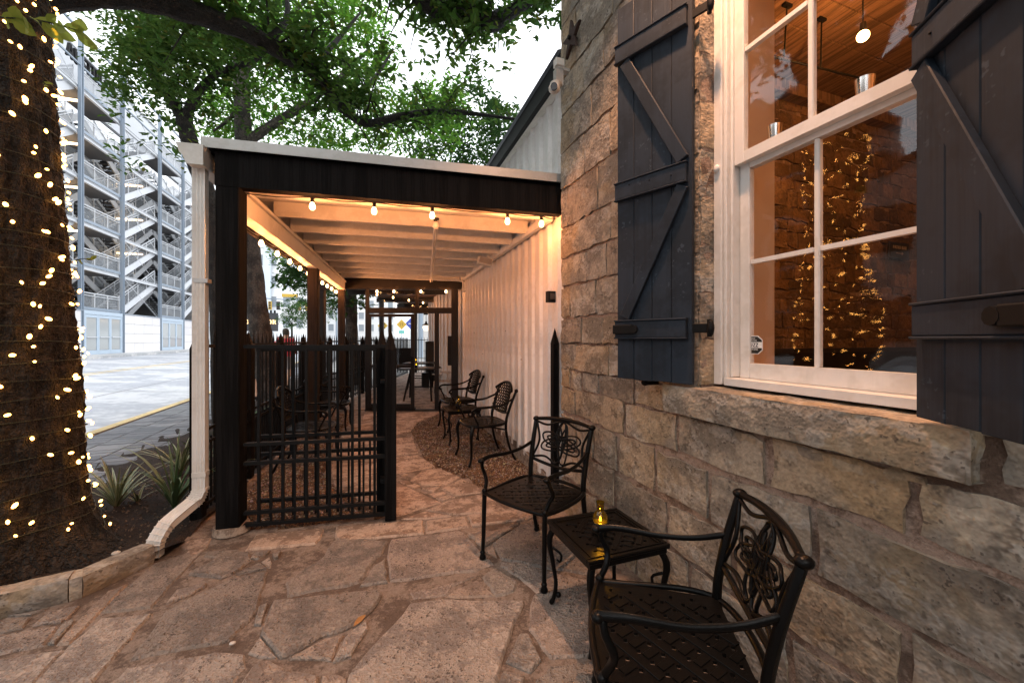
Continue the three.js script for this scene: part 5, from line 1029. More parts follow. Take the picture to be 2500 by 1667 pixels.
// ---------------------------------------------------------------- room beyond the glass screen
const qp = (u, v, t) => along(u, v, t);
{
  const s = structure('pavilion', 'wood ceilinged dining pavilion beyond the glass screen', 'pavilion');
  const bas = (g, t, y, o) => g.applyMatrix4(new THREE.Matrix4().makeBasis(gdir, UPV, gnor).setPosition(gp(t, y, o)));
  obj('floor', bas(new THREE.BoxGeometry(4.6, .1, 13), .95, -.045, -6.55), M.smoothFlag[1], s);
  for (let k = 0; k < 43; k++) obj('ceiling_board', bas(chamfer(4.3, .03, .29, .004), .95, 2.74, -.25 - k * .3), M.oldWood, s);
  obj('roof', bas(new THREE.BoxGeometry(4.4, .08, 13), .95, 2.82, -6.55), M.darkTrim, s);
  for (const o of [-2.2, -4.4, -6.6, -8.8, -11, -12.9]) obj('beam', bas(chamfer(4.3, .14, .09, .005), .9, 2.65, o), M.darkFrame, s);
  for (const [t, o] of [[-1.1, -.5], [-1.1, -4.4], [-1.1, -8.8], [-1.1, -12.8]]) obj('post', bas(chamfer(.12, 2.7, .12, .005), t, 1.35, o), M.darkFrame, s);
  obj('side_wall', [beam(V(corrX(-8.05) + .03, 1.4, -8.05), V(corrX(-14) + .03, 1.4, -14), .1, 2.8)], M.whitePaint, s);
  for (let k = 0; k < 9; k++) obj('wall_batten', chamfer(.03, 2.7, .05, .004).translate(corrX(-8.6 - k * .6) - .035, 1.38, -8.6 - k * .6), M.whitePaint, s);
  const pts1 = [[285, 122], [472, 157], [655, 190], [820, 220], [970, 245], [1103, 267]].map(([x, y], i) => along(860 + x / 4.75, 690 + y / 4.75, 1.08 * FOCAL / (826 - 690 - y / 4.75))), pts2 = [[358, 312], [483, 315], [610, 317], [742, 318], [887, 312], [1025, 313]].map(([x, y]) => along(860 + x / 4.75, 690 + y / 4.75, 1.08 * FOCAL / (826 - 690 - y / 4.75)));
  globalThis.PAV = [pts1, pts2];
  const tv = thing('wall_screen', 'black flat screen on the pavilion side wall', 'screen', along(1112, 856, 8.6).toArray(), -YAW); obj('panel', chamfer(.34, .64, .05, .008), M.darkFrame, tv); obj('bracket', box(.06, .2, .2, .05, 0, -.1), M.iron, tv);
  const bo = thing('black_booth', 'tall black rounded booth against the pavilion side wall', 'booth', along(1068, 900, 12.2).setY(.005).toArray(), -YAW); obj('backrest', chamfer(.75, 1.35, .14, .06).translate(0, .68, 0), M.darkFrame, bo); obj('seat', chamfer(.75, .42, .5, .04).translate(0, .22, .3), M.darkFrame, bo);
  const lan = along(1040, 797, 15.5), la = thing('hanging_lantern', 'small bell lantern hanging at the far end of the pavilion', 'lantern', lan.toArray()); obj('hood', lathe([[0, .22], [.03, .2], [.05, .12], [.16, .05], [.15, .04], [.0, .1]], 14), M.iron, la); obj('glass', lathe([[.12, .04], [.13, -.05], [.09, -.16], [0, -.17]], 14), glow(1, .8, .55, .8), la); obj('hook', rod(V(0, .2, 0), V(0, 2.66 - lan.y, 0), .012, 6), M.iron, la);
  // tables, chairs and candles inside
  const tb = thing('dining_table', 'dark trestle dining table nearest the open sliding door', 'table', along(1026, 900, 9.4).setY(.01).toArray(), Math.atan2(-gdir.z, gdir.x));
  obj('tabletop', chamfer(.85, .035, .75, .006).translate(0, .735, 0), M.darkFrame, tb); for (const x of [-.32, .32]) { obj('leg', [rod(V(x, 0, -.28), V(x * .7, .72, 0), .022, 6), rod(V(x, 0, .28), V(x * .7, .72, 0), .022, 6)], M.iron, tb); } obj('stretcher', [rod(V(-.26, .30, 0), V(.26, .30, 0), .016, 6), rod(V(-.26, .55, 0), V(.26, .55, 0), .012, 6)], M.iron, tb);
  copyOf(tb, along(1027, 900, 11.4).setY(.01).toArray(), tb.rotation.y, 'dark trestle dining table further inside the pavilion');
  const ch = thing('slatted_chair', 'pale slatted stacking chair beside the dining table nearest the door', 'chair', along(1086, 900, 9.3).setY(.01).toArray(), Math.atan2(-gdir.z, gdir.x) - Math.PI / 2 - .1);
  const SL = std(lin(.42, .36, .30), .5); for (let k = 0; k < 5; k++) { obj('back_slat', chamfer(.40, .036, .014, .003).rotateX(-.14).translate(0, .58 + k * .062, -.20 - k * .009), SL, ch); obj('seat_slat', chamfer(.42, .014, .07, .003).translate(0, .45, -.16 + k * .085), SL, ch); }
  for (const x of [-.205, .205]) { obj('leg', rod(V(x, 0, .22), V(x, .45, .20), .012, 6), M.flashing, ch); obj('leg', [rod(V(x, 0, -.24), V(x, .45, -.19), .012, 6), rod(V(x, .45, -.19), V(x, .88, -.25), .011, 6)], M.flashing, ch); obj('arm', rod(V(x, .64, .18), V(x, .66, -.21), .011, 6), M.flashing, ch); }
  copyOf(ch, along(1075, 900, 11.0).setY(.01).toArray(), ch.rotation.y, 'pale slatted stacking chair beside the further dining table');
  copyOf(candle, along(1016, 900, 9.3).setY(.763).toArray(), 0, 'amber candle lamp on the dining table nearest the door');
  copyOf(candle, along(1015, 900, 11.3).setY(.763).toArray(), 0, 'amber candle lamp on the further dining table');
  const sc = thing('perforated_screen', 'pale perforated metal screen beyond the sliding door', 'screen panel', along(985, 905, 12.5).setY(0).toArray(), -YAW);
  { const sh = new THREE.Shape(); sh.moveTo(-.35, .5); sh.lineTo(.35, .5); sh.lineTo(.35, 1.15); sh.lineTo(-.35, 1.15); sh.closePath(); for (let i = 0; i < 9; i++) for (let j = 0; j < 9; j++) { const p = new THREE.Path(); p.absarc(-.30 + i * .075 + (j % 2) * .03, .56 + j * .067, .022, 0, 6.283, true); sh.holes.push(p); } obj('panel', new THREE.ExtrudeGeometry(sh, { depth: .012, bevelEnabled: false, curveSegments: 3 }), M.iron, sc); obj('leg', [rod(V(-.33, 0, 0), V(-.33, .6, 0), .015, 6), rod(V(.33, 0, 0), V(.33, .6, 0), .015, 6)], M.iron, sc); }
  fencePanel('iron_fence', 'black spear-topped iron fence closing the far end of the pavilion', along(885, 900, 16.6).setY(0), along(1100, 900, 16.6).setY(0), { wide: [1.2], low: false, rails: [1.385, .62, .2] });
  fencePanel('iron_fence', 'black spear-topped iron fence beside the pavilion, past the third post', F1.clone().add(V(.0, 0, -.05)), gp(-1.3, 0, -8.4), { wide: [.9, 2.1, 3.4, 4.8], low: false });
}
// ---------------------------------------------------------------- parking garage across the street
{
  const GXF = -14.9, gy = .50, lv = k => 3.05 + 2.48 * k, N = 6, P = [-15.9, -20, -24.9, -29.0, -33.0, -38.0, -42.1, -47.1, -51.2];
  const g = thing('parking_garage', 'white steel parking garage with open stair flights and railings across the street', 'garage', [GXF, 0, -34]);
  P.forEach(z => objW('column', [box(.16, 18.2, .05, GXF, gy + 9.0, z - .09), box(.16, 18.2, .05, GXF, gy + 9.0, z + .09), box(.05, 18.2, .13, GXF, gy + 9.0, z)], M.garageSteel, g));
  // decks and dark interior
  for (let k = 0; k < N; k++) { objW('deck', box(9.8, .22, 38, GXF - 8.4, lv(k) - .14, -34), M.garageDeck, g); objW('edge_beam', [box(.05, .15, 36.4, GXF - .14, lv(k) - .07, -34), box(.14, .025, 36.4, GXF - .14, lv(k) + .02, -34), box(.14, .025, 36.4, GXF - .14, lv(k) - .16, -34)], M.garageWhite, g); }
  objW('back_wall', [box(.3, 15.5, 38, GXF - 13, 7.8, -34), box(13, 15.5, .3, GXF - 6.8, 7.8, -53.3)], M.paleConcrete, g);
  objW('roof_fascia', [box(.3, 3.0, 38, GXF - 1.9, 17.6, -34), box(.5, .12, 38, GXF - 1.9, 19.15, -34)], M.garageWhite, g);
  objW('roof_rail', [box(.1, .12, 36.4, GXF, 18.5, -34), box(.08, .08, 36.4, GXF, 16.6, -34)], M.garageSteel, g);
  const railing = (z0, z1, y0, y1, x, name) => {             // slanting or level: rail frame with wire-mesh infill as its sub-part
    const n = Math.max(3, Math.round(Math.abs(z1 - z0) / 1.15)), gs = []; const yy = t => mix(y0, y1, t), zz = t => mix(z0, z1, t);
    for (let i = 0; i <= n; i++) gs.push(box(.045, 1.0, .045, x, yy(i / n) + .5, zz(i / n)));
    for (const h of [.10, 1.02]) gs.push(beam(V(x, yy(0) + h, zz(0)), V(x, yy(1) + h, zz(1)), .05, .05)); gs.push(beam(V(x + .04, yy(0) + .86, zz(0)), V(x + .04, yy(1) + .86, zz(1)), .03, .03));
    const r = objW('railing', gs, M.garageWhite, g); const q = new THREE.BufferGeometry(); q.setAttribute('position', new THREE.Float32BufferAttribute([[0, .12], [1, .12], [1, .98], [0, .98]].flatMap(([t, h]) => [x - .03, yy(t) + h, zz(t)]), 3)); q.setIndex([0, 1, 2, 0, 2, 3]); q.computeVertexNormals(); obj('wire_mesh', q, M.mesh, r);
  };
  const flight = (z0, z1, y0, y1, x, side) => {
    objW('stringer', [beam(V(x, y0 - .08, z0), V(x, y1 - .08, z1), .08, .36), beam(V(x - 1.25, y0 - .08, z0), V(x - 1.25, y1 - .08, z1), .08, .30)], M.garageWhite, g);
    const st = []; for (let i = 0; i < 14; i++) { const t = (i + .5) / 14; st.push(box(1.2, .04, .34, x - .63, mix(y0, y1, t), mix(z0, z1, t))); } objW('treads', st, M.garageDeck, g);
    railing(z0, z1, y0 + .06, y1 + .06, x + .02); railing(z0, z1, y0 + .06, y1 + .06, x - 1.26);
  };
  for (let k = 0; k < N; k++) for (let b = 1; b < P.length - 1; b++) {
    const z0 = P[b] - .12, z1 = P[b + 1] + .12, stairBay = b % 2 === 0;   // bays alternate: stairs, landing
    if (P[b + 1] > -22) continue;
    if (stairBay) { if (k < N - 1) { flight(z0, z1, lv(k), lv(k + 1), GXF - .30); flight(z1, z0, lv(k), lv(k + 1), GXF - 2.1); } objW('brace', [rod(V(GXF - .1, lv(k), z1), V(GXF - .1, lv(k + 1), z0), .018, 5)], M.garageWhite, g); }
    else { if (k < N - 1) flight(z0, z1, lv(k), lv(k + 1), GXF - 2.1); objW('landing', box(1.4, .10, Math.abs(z1 - z0) + .2, GXF - .9, lv(k) - .08, (z0 + z1) / 2), M.garageDeck, g); railing(z0, z1, lv(k), lv(k), GXF - .10); objW('kick_plate', box(.02, .16, Math.abs(z1 - z0), GXF - .03, lv(k) + .12, (z0 + z1) / 2), M.garageSteel, g); }
  }
  // base wall of pale stone panels; doors in the landing bays
  const r = rng(7);
  for (let b = 1; b < P.length - 1; b++) {
    const z0 = P[b], z1 = P[b + 1]; if (b % 2 === 0) { for (let j = 0; j < 4; j++) for (let i = 0; i < 4; i++) { const w = (z0 - z1 - .2) / 4; objW('stone_panel', chamfer(.12, .62, w - .015, .006).translate(GXF + .0, gy + .32 + j * .635, z0 - .1 - w * (i + .5) + (j % 2 ? .0 : .0)), M.garageStone[Math.floor(r() * 3)], g); } objW('coping', box(.2, .06, z0 - z1, GXF, lv(0) - .02, (z0 + z1) / 2), M.garageSteel, g); }
    else {
      const W = z0 - z1 - .24, mid = (z0 + z1) / 2, dh = 2.3, fy = gy + .02; objW('door_frame', [box(.14, .22, W, GXF, gy + dh + .14, mid), box(.12, 2.55, .1, GXF, gy + 1.27, z0 - .16), box(.12, 2.55, .1, GXF, gy + 1.27, z1 + .16)], M.doorBlue, g);
      for (let i = 0; i < 3; i++) { const w = (W - .2) / 3, zc = z0 - .22 - w * (i + .5), d = sub('door', g); const F = (dz, dy, w2, h2) => box(.06, h2, w2, GXF + .03, fy + dy, zc + dz); obj('leaf_frame', [F(-w / 2 + .06, dh / 2, .11, dh), F(w / 2 - .06, dh / 2, .11, dh), F(0, dh - .09, w - .24, .16), F(0, .12, w - .24, .24)], M.doorBlue, d); obj('door_glass', box(.02, dh - .42, w - .22, GXF + .02, fy + dh / 2 + .04, zc), M.doorGlass, d); obj('push_bar', box(.05, .05, w - .24, GXF + .08, fy + 1.0, zc), M.garageWhite, d); }
    }
  }
  // strip lamps under the decks
  for (const [z, k] of [[-29.9, 1], [-29.9, 2], [-29.9, 3], [-29.9, 4], [-36.6, 2], [-36.6, 3], [-36.6, 4], [-29.9, 5]]) {
    const y = lv(k) - .42; const lm = objW('strip_lamp', box(1.45, .09, .16, GXF - 1.2, y, z), M.tube, g); pointLamp(g, GXF - 1.2 - g.position.x, y - .12, z - g.position.z, 1.6, 6, new THREE.Color(1, .72, .42));
  }
  // letters along the roof fascia
  const t = new TextGeometry('AUSTIN CO', { font: globalThis.FONT, size: .62, depth: .12, curveSegments: 4 }); t.computeBoundingBox();
  objW('lettering', t.scale(1, 1.25, 1).rotateY(Math.PI / 2).translate(GXF - .55, 16.95, -28.75), M.iron, g);
}
// ---------------------------------------------------------------- buildings and street things further off
function building(label, x0, x1, z, depth, h, rows, cols, col, seed) {
  const b = thing('office_building', label, 'building', [(x0 + x1) / 2, -.3, z]), r = rng(seed), w = x1 - x0;
  obj('wall', box(w, h, depth, 0, h / 2, -depth / 2), std(lin(...col), .8), b); obj('parapet', box(w + .4, .5, depth + .4, 0, h + .2, -depth / 2), M.white, b);
  for (let j = 0; j < rows; j++) for (let i = 0; i < cols; i++) { const x = -w / 2 + w * (i + .5) / cols, y = 3 + (h - 4) * (j + .4) / rows; const f = obj('window', box(w / cols * .5, (h / rows) * .45, .12, x, y, .02), std(lin(.25, .28, .31), .3), b); obj('window_frame', [box(w / cols * .54, .12, .2, x, y - h / rows * .23, .04), box(w / cols * .54, .12, .2, x, y + h / rows * .23, .04)], M.white, f); }
  return b;
}
building('tall white building beyond the message sign', -21, -9.4, -74, 14, 24, 6, 6, [.76, .77, .78], 1);
building('white hotel block with balconies past the street trees', -8.0, 6, -92, 14, 17, 5, 7, [.74, .74, .74], 2);
building('grey brick building behind the far end of the pavilion', 8, 34, -60, 16, 12, 3, 8, [.5, .48, .46], 3);
{ const x = thing('column_pier', 'pale blue-grey pier on the corner of the tall white building', 'pier', [-14.9, -.3, -73.4]); obj('shaft', chamfer(1.0, 22, .8, .05).translate(0, 11, 0), std(lin(.55, .62, .68), .7), x); obj('cap', box(1.4, .5, 1.2, 0, 22.2, 0), M.white, x); }
{
  const p = along(636, 786, 38), s = thing('message_sign', 'dark trailer message board with amber letters in the street', 'sign', [p.x, 0, p.z], -YAW * .6);
  obj('panel', chamfer(3.1, 1.75, .12, .02).translate(0, p.y, 0), std(lin(.05, .05, .055), .6), s); obj('mast', rod(V(0, .5, -.1), V(0, p.y - .8, -.1), .08, 8), M.garageSteel, s); obj('trailer', [box(2.0, .25, 1.2, 0, .55, 0)], std(lin(.5, .22, .03), .6), s); for (const x of [-1.05, 1.05]) obj('wheel', new THREE.CylinderGeometry(.32, .32, .18, 14).rotateZ(Math.PI / 2).translate(x, .32, 0), M.iron, s);
  const t = new TextGeometry('OUTDOOR', { font: globalThis.FONT, size: .42, depth: .01, curveSegments: 3 }); t.computeBoundingBox(); const b = t.boundingBox; obj('sign_lettering', t.translate(-(b.max.x + b.min.x) / 2, p.y - .2, .07), glow(1, .45, .03, 1.0), s);
  for (const x of [-1.1, .9, 1.25]) obj('beacon', new THREE.CylinderGeometry(.09, .09, .25, 8).translate(x, p.y + 1.0, 0), M.iron, s);
}
{ // traffic signals on a mast arm
  const p = along(760, 745, 52), s = thing('traffic_signal', 'yellow traffic signal heads on a long mast arm over the street', 'traffic signal', [p.x + 3, 0, p.z]);
  obj('pole', rod(V(0, 0, 0), V(0, 6.6, 0), .14, 10, .1), M.garageSteel, s); obj('mast_arm', rod(V(0, 6.2, 0), V(-8.2, 6.5, 0), .09, 8, .06), M.garageSteel, s);
  for (const [x, k] of [[-7.7, 0], [-6.8, 1], [-4.4, 0], [-3.6, 0]]) { const hd = obj('signal_head', chamfer(.36, 1.05, .3, .04).translate(x, 5.6, .1), k ? M.iron : M.yellow, s); obj('lens', [0, 1, 2].map(i => new THREE.CylinderGeometry(.12, .12, .06, 10).rotateX(Math.PI / 2).translate(x, 5.3 + i * .32, .27)), std(lin(.06, .05, .04), .3), hd); }
  obj('street_sign', chamfer(1.8, .42, .05, .01).translate(-5.5, 6.95, .05), M.yellow, s); obj('white_sign', chamfer(.8, .9, .05, .01).translate(-2.6, 6.5, .05), M.white, s);
}
function roadSign(label, u, v, t, kind) {
  const p = along(u, v, t), s = thing('road_sign', label, 'sign', [p.x, 0, p.z], -YAW), y = p.y; obj('pole', rod(V(0, 0, -.03), V(0, y + .3, -.03), .035, 8), M.garageSteel, s);
  const dia = (w, m, z) => obj('plate', chamfer(w, w, .02, .006).rotateZ(Math.PI / 4).translate(0, y, z), m, s);
  const ink = std(lin(.015, .015, .015), .6);
  if (kind === 'rail') { dia(.66, M.yellow, 0); obj('cross', [box(.62, .07, .01, 0, y, .017, 0, 0, Math.PI / 4), box(.62, .07, .01, 0, y, .020, 0, 0, -Math.PI / 4)], ink, s); for (const x of [-.27, .20]) { const g = new TextGeometry('R', { font: globalThis.FONT, size: .13, depth: .01 }); obj('lettering', g.translate(x - .03, y - .06, .02), ink, s); } }
  if (kind === 'yellow') { dia(.72, M.yellow, 0); obj('symbol', [ball(.05, -.1, y + .12, .02), ball(.05, .1, y + .12, .02), box(.08, .2, .01, -.1, y - .04, .018), box(.08, .2, .01, .1, y - .04, .018)], std(lin(.35, .22, .03), .6), s); obj('lower_plate', chamfer(.55, .3, .02, .005).translate(0, y - .72, 0), std(lin(.15, .5, .45), .6), s); }
  if (kind === 'blue') { dia(.8, std(lin(.06, .09, .40), .5), 0); obj('symbol', box(.4, .07, .01, 0, y, .018), M.white, s); }
  if (kind === 'parking') { obj('plate', chamfer(.42, .56, .02, .006).translate(0, y, 0), M.white, s); const g = new TextGeometry('P', { font: globalThis.FONT, size: .2, depth: .01 }); obj('lettering', g.translate(-.07, y - .05, .012), ink, s); obj('ring', [new THREE.TorusGeometry(.17, .022, 6, 24).translate(0, y + .05, .015), box(.34, .035, .012, 0, y + .05, .024, 0, 0, -.78)], std(lin(.45, .05, .04), .5), s); }
}
roadSign('yellow diamond railroad crossing sign with black cross and R', 934, 795, 36, 'rail'); roadSign('yellow diamond sign above a small teal plate', 980, 792, 38, 'yellow'); roadSign('blue diamond sign beside the yellow one', 1002, 790, 40, 'blue'); roadSign('white no parking sign with red ring', 1013, 802, 30, 'parking'); roadSign('white no parking sign on a pole behind the third cover post', 856, 775, 22, 'parking');
{ const p = along(1027, 850, 30), s = thing('utility_pole', 'grey utility pole beyond the pavilion fence', 'pole', [p.x, 0, p.z]); obj('shaft', rod(V(0, 0, 0), V(0, 9, 0), .19, 10, .15), M.garageSteel, s); obj('crossarm', box(2, .12, .12, 0, 8.4, 0), M.oldWood, s); }
// parked cars and café clutter far down the street
function car(label, x, z, turn, col) {
  const c = thing('parked_car', label, 'car', [x, streetY(x) + .02, z], turn), paint = phy(lin(...col), .35, { clearcoat: .6 });
  const sh = new THREE.Shape(); [[-2.1, .35], [-2.15, .75], [-1.9, .88], [-1.0, .95], [-.35, 1.42], [.95, 1.45], [1.65, 1.0], [2.1, .92], [2.15, .4], [1.75, .32], [-1.7, .32]].forEach(([a, b], i) => i ? sh.lineTo(a, b) : sh.moveTo(a, b)); sh.closePath();
  obj('body', new THREE.ExtrudeGeometry(sh, { depth: 1.6, bevelEnabled: true, bevelThickness: .08, bevelSize: .06, bevelSegments: 2 }).translate(0, 0, -.8).rotateY(Math.PI / 2), paint, c);
  for (const s of [-1, 1]) obj('window', box(.02, .34, 1.7, s * .885, 1.18, -.3), M.darkFrame, c); obj('windscreen', box(1.4, .02, .72, 0, 1.2, .68, 0, .95), M.darkFrame, c);
  for (const [a, b] of [[-.8, 1.35], [.8, 1.35], [-.8, -1.3], [.8, -1.3]]) { const w = obj('wheel', new THREE.CylinderGeometry(.33, .33, .22, 16).rotateZ(Math.PI / 2).translate(a, .33, b), M.iron, c); obj('rim', new THREE.CylinderGeometry(.2, .2, .24, 12).rotateZ(Math.PI / 2).translate(a, .33, b), M.flashing, w); }
}
car('dark red car parked far down the street below the signals', -9.6, -57, 0, [.25, .02, .02]); car('white car parked beside the dark red one', -6.6, -60, 0, [.7, .7, .7]);
// ---------------------------------------------------------------- people on the pavement
function person(label, at, turn, h, pose, cloth) {
  const P = thing('person', label, 'person', at, turn), s = h / 1.75, Rz = 84, half = 1.0, mc = new MarchingCubes(Rz, new THREE.MeshStandardMaterial(), false, false, 60000); mc.isolation = 0;
  const J = k => { const v = pose[k]; return V(v[0], v[1], v[2]); };
  const B = [['hip', 'chest', .135, .155], ['chest', 'neck', .15, .06], ['neck', 'head', .055, .06], ['head', 'crown', .092, .088], ['chest', 'shL', .10, .075], ['chest', 'shR', .10, .075], ['shL', 'elL', .055, .042], ['elL', 'haL', .042, .030], ['haL', 'fiL', .034, .022], ['shR', 'elR', .055, .042], ['elR', 'haR', .042, .030], ['haR', 'fiR', .034, .022], ['hip', 'hiL', .13, .095], ['hip', 'hiR', .13, .095], ['hiL', 'knL', .095, .062], ['knL', 'anL', .062, .040], ['anL', 'toL', .045, .035], ['hiR', 'knR', .095, .062], ['knR', 'anR', .062, .040], ['anR', 'toR', .045, .035], ['head', 'nose', .05, .02]].map(([a, b, r1, r2]) => [J(a), J(b), r1, r2]);
  const q = V(), ab = V(), ap = V();
  for (let z = 0; z < Rz; z++) for (let y = 0; y < Rz; y++) for (let x = 0; x < Rz; x++) {
    q.set(-half + 2 * half * x / Rz, -half + 2 * half * y / Rz + .9, -half + 2 * half * z / Rz); let d = 9; if (Math.abs(q.x) < .55 && Math.abs(q.z) < .7) for (const [a, b, r1, r2] of B) { ab.subVectors(b, a); ap.subVectors(q, a); const t = Math.max(0, Math.min(1, ap.dot(ab) / ab.lengthSq())), e = ap.addScaledVector(ab, -t).length() - mix(r1, r2, t), k = .035, hh = Math.max(0, Math.min(1, .5 + .5 * (e - d) / k)); d = mix(e, d, hh) - k * hh * (1 - hh); }
    mc.field[x + y * Rz + z * Rz * Rz] = -d;
  }
  mc.update(); const n = mc.count, pos = new Float32Array(n * 3), col = new Float32Array(n * 3), nor = new Float32Array(mc.normalArray.slice(0, n * 3));
  for (let i = 0; i < n; i++) { const x = mc.positionArray[i * 3] * half, y = mc.positionArray[i * 3 + 1] * half + .9, z = mc.positionArray[i * 3 + 2] * half; pos.set([x * s, y * s, z * s], i * 3); const c = cloth(x, y, z); col.set(c, i * 3); }
  const g = new THREE.BufferGeometry(); g.setAttribute('position', new THREE.BufferAttribute(pos, 3)); g.setAttribute('normal', new THREE.BufferAttribute(nor, 3)); g.setAttribute('color', new THREE.BufferAttribute(col, 3)); g.computeVertexNormals();
  const m = new THREE.Mesh(g, new THREE.MeshStandardMaterial({ vertexColors: true, roughness: .8 })); m.name = 'body'; m.castShadow = m.receiveShadow = true; P.add(m); return P;
}
const basePose = { hip: [0, .95, 0], chest: [0, 1.28, 0], neck: [0, 1.48, 0], head: [0, 1.60, .02], crown: [0, 1.67, .0], nose: [0, 1.59, .11], shL: [.17, 1.40, 0], shR: [-.17, 1.40, 0], elL: [.25, 1.12, -.05], haL: [.24, .90, .08], fiL: [.23, .80, .12], elR: [-.25, 1.12, -.04], haR: [-.26, .88, .04], fiR: [-.25, .78, .07], hiL: [.09, .90, 0], hiR: [-.09, .90, 0], knL: [.10, .50, .10], anL: [.10, .09, -.02], toL: [.11, .04, .12], knR: [-.10, .50, .04], anR: [-.10, .12, -.24], toR: [-.11, .05, -.12] };
const SKIN = [.42, .24, .16], dress = (shirt, shorts, hair) => (x, y, z) => { if (y > 1.66 || (y > 1.55 && z < -.02)) return hair; if (y > 1.46) return SKIN; if (Math.abs(x) > .22 && y < 1.2) return SKIN; if (y > .93) return shirt; if (y > .55) return shorts; if (y > .12) return SKIN; return [.05, .05, .055]; };
{ const p = along(697, 950, 11.4).setY(.018); person('person in a red shirt and grey shorts walking on the pavement', [p.x, .018, p.z], Math.PI - .2, 1.72, { ...basePose, elR: [-.24, 1.12, .06], haR: [-.20, 1.02, .26], fiR: [-.19, 1.03, .34] }, dress([.42, .03, .04], [.17, .15, .14], [.04, .03, .02])); }
{ const p = along(611, 980, 9.2).setY(.018); person('person in a pale blue shirt and dark shorts behind the iron fence', [p.x, .018, p.z], Math.PI + .3, 1.56, basePose, dress([.40, .50, .62], [.02, .022, .03], [.55, .53, .5])); }
// ---------------------------------------------------------------- lamps and small things
const bulbG = geoOf(lathe([[0, -.062], [.012, -.060], [.021, -.048], [.0235, -.034], [.019, -.016], [.012, -.002], [.0, .0]], 14)), socketG = geoOf([new THREE.CylinderGeometry(.014, .0155, .036, 10).translate(0, .016, 0), new THREE.CylinderGeometry(.018, .018, .008, 10).translate(0, .036, 0)]);
function stringLights(label, pts, bulbsAt, power, sag = .02) {
  const p0 = pts[0], s = thing('string_lights', label, 'string lights', [p0.x, p0.y, p0.z]);
  const path = []; pts.forEach((p, i) => { path.push(p.clone().sub(p0)); if (i < pts.length - 1) path.push(p.clone().lerp(pts[i + 1], .5).sub(p0).add(V(0, -sag, 0))); });
  obj('cable', tube(path, .0045, path.length * 6, 5), M.socket, s);
  bulbsAt.forEach(b => { const q = b.clone().sub(p0), k = shared('socket', socketG, M.socket, s); k.position.copy(q); const g = shared('bulb', bulbG, M.bulb, s); g.position.copy(q); pointLamp(s, q.x, q.y - .035, q.z, power, 1); });
  return s;
}
{ // along the front beam: hung just under its lower edge
  const at = [[762, 492], [913, 500], [1055, 510], [1239, 520], [1322, 527]].map(([u, v]) => { const d = ray(u, v); let t = 3; for (let i = 0; i < 12; i++) { const p = along(u, v, t), b = p.clone().sub(PO).dot(E2); t += (-.02 + .10 - b + .03) * .9; } const p = along(u, v, t); return p; }).map(p => p.setY(2.535));
  const wire = [pg(.17, .105, 2.56), ...at.map(p => p.clone().setY(2.575)), pg(wallA(.1) - .03, .11, 2.565)];
  stringLights('string of warm bulbs hung under the front beam of the patio cover', wire, at, .30, .012);
}
{ // along the left eave, outside the white beam
  const at = [.12, .62, 1.10, 1.56, 2.02, 2.44, 2.98, 3.4, 3.8, 4.2, 4.7].map(b => pg(.005, b + .28, 2.385));
  at.forEach(p => p.addScaledVector(E1, .01));
  stringLights('string of warm bulbs along the fence side eave of the patio cover', at.map(p => p.clone().add(V(0, .03, 0))), at, .24, .015);
}
{ // along the head of the glass screen
  const at = [-.55, .28, .62, 1.16, 1.66].map(t => gp(t, 2.42, .10)); at.forEach(p => { const d = p.clone().setY(0); });
  const toward = GL.clone().setY(0).normalize().multiplyScalar(-.10); const pts = at.map(p => p.clone());
  stringLights('string of warm bulbs across the head of the glass screen', pts.map(p => p.clone().add(V(0, .05, 0))), pts, .16, .015);
}
globalThis.PAV.forEach((pts, i) => stringLights(i ? 'far string of warm bulbs across the pavilion ceiling' : 'slanting string of warm bulbs under the pavilion ceiling', pts.map(p => p.clone().add(V(0, .05, 0))), pts, .14, .015));
// security camera under the eave of the stone corner
{
  const p = along(1353, 216, 2.98), s = thing('security_camera', 'white dome security camera on a bracket at the stone corner', 'security camera', [p.x, p.y, p.z]);
  obj('housing', new THREE.SphereGeometry(.042, 16, 12).scale(1, .9, 1), M.whitePaint, s); const look = V(-.45, -.18, .85).normalize();
  obj('lens_face', new THREE.CylinderGeometry(.026, .028, .02, 14).applyMatrix4(new THREE.Matrix4().makeRotationFromQuaternion(new THREE.Quaternion().setFromUnitVectors(UPV, look))).translate(look.x * .035, look.y * .035, look.z * .035), std(lin(.02, .02, .022), .2), s);
  obj('base', new THREE.CylinderGeometry(.045, .03, .03, 14).translate(.02, .035, -.01), M.whitePaint, s); obj('bracket', [box(.06, .12, .05, .045, .10, -.02), box(.10, .02, .05, .08, .165, -.02)], M.flashing, s); obj('junction_box', chamfer(.07, .06, .06, .006).translate(.05, .21, -.02), M.whitePaint, s);
}
{ const p = onX(1352, 725, 1.69), s = thing('wall_light_box', 'small black wall box on the corrugated wall beside the stone corner', 'wall box', [1.665, p.y, p.z]); obj('housing', chamfer(.09, .105, .08, .006), M.iron, s); obj('front_lens', chamfer(.05, .06, .01, .003).translate(-.01, 0, .045), std(lin(.05, .04, .035), .15), s); }
